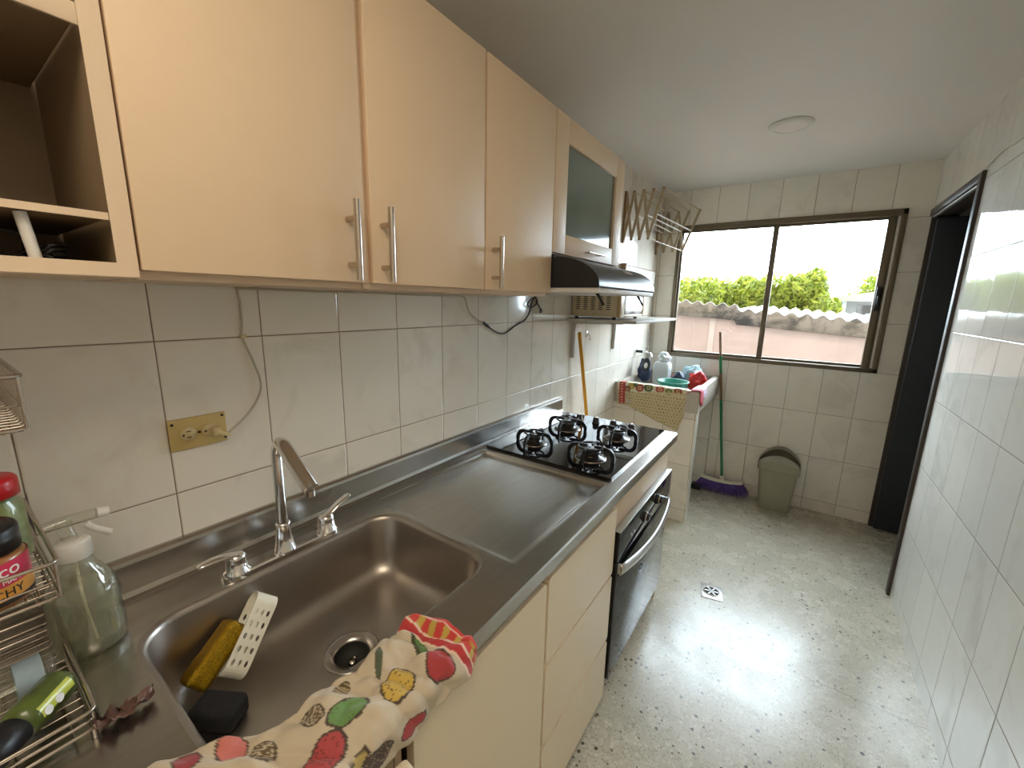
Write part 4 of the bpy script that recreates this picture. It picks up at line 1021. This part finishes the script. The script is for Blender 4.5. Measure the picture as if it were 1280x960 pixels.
for f in (.036,.054):
    p=Vector(c_)+d_*f+Vector((math.cos(.25)*sd.x,math.cos(.25)*sd.y,math.sin(.25)))*.0245; nn_=Vector((math.cos(.25)*sd.x,math.cos(.25)*sd.y,math.sin(.25)))
    b.cyl(p,p+nn_*.0012,.006,n=16)
b.build('label_dot',M['text_white'],t)
tag(MB().lathe([(.0001,.001),(.022,.001),(.024,.006),(.025,.070),(.023,.070),(.021,.006),(.0001,.005)],(.366,-.042,.9001),24).build('blue_cup',M['blue']),'bright blue plastic cup on the worktop in front of the wire rack','cup')
# ------------------------------------------------------------------ outside
struct(MB().box(-30,30,L+.5,60,-3.2,-3.0).build('ground',M['ground']))
t=thing('neighbour_wall',(1,6.25,-3),'pale pink neighbouring wall seen through the window','wall')
NY=6.2
b=MB(); po=[(-6,-3),(8,-3),(8,.86),(-6,1.80)]
b.prism(po,'y',NY,NY+.15); b.build('wall_face',M['wallpink'],t)
MB().box(.055,.125,NY-.012,NY,-3,1.352).build('pilaster',M['pilaster'],t)
t=thing('corrugated_roof',(1,6.2,1.3),'weathered corrugated roof edge on the pink neighbouring wall','roof')
def zt_(x): return 1.560-.0685*(x+.37)
b=MB(); rows=[]
per=.155
for k in range(2):
    rows=[]
    n=520
    for i in range(n+1):
        x=-6+14*i/n; w_=.024*math.sin(2*PI*x/per); zt2=zt_(x)-(.05 if x>.38 else 0)
        rows.append([(x,NY-.05,zt2-.185),(x,NY-.045,zt2-.06+w_*.4),(x,NY-.04,zt2+w_)])
b.grid(rows,True); b.build('fascia_sheet',M['asbestos'],t,thick=.02,off=-1)
b=MB(); rows=[]
for i in range(n+1):
    x=-6+14*i/n; w_=.024*math.sin(2*PI*x/per); z=zt_(x)-(.05 if x>.38 else 0)
    rows.append([(x,NY-.04,z+w_),(x,NY+2.2,z+w_*(1 if x<.38 else 1)+(-.30 if x<.38 else .050))])
b.grid(rows,True); b.build('roof_sheet',M['roofwhite'],t,thick=.01,off=-1)
# trees
def tree(c,rx,ry,rz,nleaf,label,seed,ls=.10):
    rnd=random.Random(seed); t=thing('tree',(c[0],c[1],-3),label,'tree','trees behind the neighbouring roof')
    MB().cyl((c[0],c[1],-3),(c[0]+.1,c[1],c[2]-.2),.22,.14,n=12).cyl((c[0]+.1,c[1],c[2]-.3),(c[0]-rx*.4,c[1],c[2]+rz*.3),.1,.04,n=8).cyl((c[0]+.1,c[1],c[2]-.3),(c[0]+rx*.4,c[1],c[2]+rz*.3),.1,.04,n=8).build('trunk',M['trunk'],t)
    clumps=[]
    for i in range(22):
        a=rnd.uniform(0,2*PI); e=rnd.uniform(-.5,1.2); q=rnd.uniform(.45,.85)
        clumps.append((Vector((c[0]+rx*q*math.cos(a)*math.cos(e),c[1]+ry*q*math.sin(a)*math.cos(e),c[2]+rz*q*math.sin(e))),rnd.uniform(.28,.42)))
    b=MB()
    for i in range(nleaf):
        cc,rr=rnd.choice(clumps); v=Vector((rnd.gauss(0,1),rnd.gauss(0,1),rnd.gauss(0,1))).normalized()
        p=cc+Vector((v.x*rx*rr,v.y*ry*rr,v.z*rz*rr))*rnd.uniform(.7,1.05)
        a=(v+Vector((rnd.uniform(-1,1),rnd.uniform(-1,1),rnd.uniform(-1,.4)))*.8).normalized(); o=a.orthogonal().normalized(); o=Matrix.Rotation(rnd.uniform(0,6.28),3,a)@o; s_=a.cross(o); l_=ls*rnd.uniform(.6,1.2)
        b.add([p-o*l_,p-s_*l_*.32,p+o*l_,p+s_*l_*.32],[[0,1,2,3]])
    f=b.build('foliage',M['leaf'],t); return t
tree((-1.55,13.6,1.15),1.15,1.1,1.25,11000,'leafy green tree seen in the left part of the left window pane',1)
tree((-.15,14.2,1.30),1.0,1.1,1.15,11000,'leafy green tree rising behind the window mullion',2)
tree((1.05,13.8,1.20),.85,1.1,1.20,10000,'leafy green tree seen in the middle of the right window pane',3)
tree((3.15,16.5,1.45),1.25,1.2,1.15,10000,'leafy green tree above the pale house at the right of the window',4)
t=thing('house',(2.5,14.5,-3),'pale grey house beyond the roofs at the right edge of the window','house')
MB().box(2.02,3.8,14.6,17,-3,1.72).build('house_wall',M['housegrey'],t)
MB().prism([(1.60,1.70),(1.62,1.78),(2.9,2.02),(4.2,1.78),(4.2,1.70)],'y',14.35,17.2).build('house_roof',M['roofwhite'],t)
MB().box(2.25,2.55,14.585,14.6,1.25,1.6).build('house_window',M['mirrorglass'],t)
# ------------------------------------------------------------------ light
wd_=bpy.data.worlds.new('world'); S.world=wd_; wd_.use_nodes=True; nt=wd_.node_tree; nt.nodes.clear()
o=nt.nodes.new('ShaderNodeOutputWorld'); bg=nt.nodes.new('ShaderNodeBackground'); nt.links.new(bg.outputs[0],o.inputs[0])
bg.inputs[0].default_value=(.84,.92,1.0,1)
q=N(nt); tc=q.n('ShaderNodeTexCoord'); sp=q.n('ShaderNodeSeparateXYZ'); q.l(tc.outputs['Generated'],sp.inputs[0])
q.l(q.mr(sp.outputs[1],-.15,.6,1.0,13.0),bg.inputs[1]); q.l(q.mix(q.mr(sp.outputs[1],-.15,.6),(.92,.95,1.0,1),(.74,.87,1.0,1)),bg.inputs[0])   # the sun stands on the window's side of the sky
sun=bpy.data.lights.new('sun','SUN'); sun.energy=.95; sun.angle=.01; sun.color=(1,.95,.86); so=bpy.data.objects.new('sun',sun); COL.objects.link(so)
so.rotation_euler=Vector((.25,.62,-.75)).to_track_quat('-Z','Y').to_euler()
# added fill lamp with its own panel, unseen on the ceiling behind the camera
def lamp(x,y,sx_,sy_,power,col,label):
    t=thing('fill_light_panel',(x,y,H),label,'ceiling light')
    MB().box(x-sx_/2-.02,x+sx_/2+.02,y-sy_/2-.02,y+sy_/2+.02,H-.014,H,.003).build('fill_panel_frame',M['white'],t)
    ld=bpy.data.lights.new('lamp','AREA'); ld.shape='RECTANGLE'; ld.size=sx_; ld.size_y=sy_; ld.energy=power; ld.color=col
    lo=bpy.data.objects.new('lamp',ld); COL.objects.link(lo); lo.location=(x,y,H-.018)
lamp(1.1,-.25,.8,.8,9,(1,.86,.68),'added square fill light panel behind the viewpoint')
# ------------------------------------------------------------------ camera
cam=bpy.data.cameras.new('camera'); co=bpy.data.objects.new('camera',cam); COL.objects.link(co)
yaw,pitch,roll=-.6036,-.1987,.0218
sy_,cy_,sp_,cp2=math.sin(yaw),math.cos(yaw),math.sin(pitch),math.cos(pitch)
fw=Vector((sy_*cp2,cy_*cp2,sp_)); rt=Vector((cy_,-sy_,0)); up=rt.cross(fw); c_,s_=math.cos(roll),math.sin(roll)
X=rt*c_+up*s_; Y=-rt*s_+up*c_; Zc=-fw
co.matrix_world=Matrix(((X.x,Y.x,Zc.x,1.0746),(X.y,Y.y,Zc.y,.0049),(X.z,Y.z,Zc.z,1.5144),(0,0,0,1)))
cam.sensor_fit='HORIZONTAL'; cam.sensor_width=36; cam.lens=515.22/1280*36; cam.clip_start=.02; cam.clip_end=300
S.camera=co
S.view_settings.view_transform='Standard'; S.view_settings.look='None'; S.view_settings.gamma=1; S.view_settings.use_curve_mapping=False
S.view_settings.exposure=.86
S.cycles.max_bounces=10; S.cycles.diffuse_bounces=6; S.cycles.glossy_bounces=5; S.cycles.transparent_max_bounces=16; S.cycles.sample_clamp_indirect=8
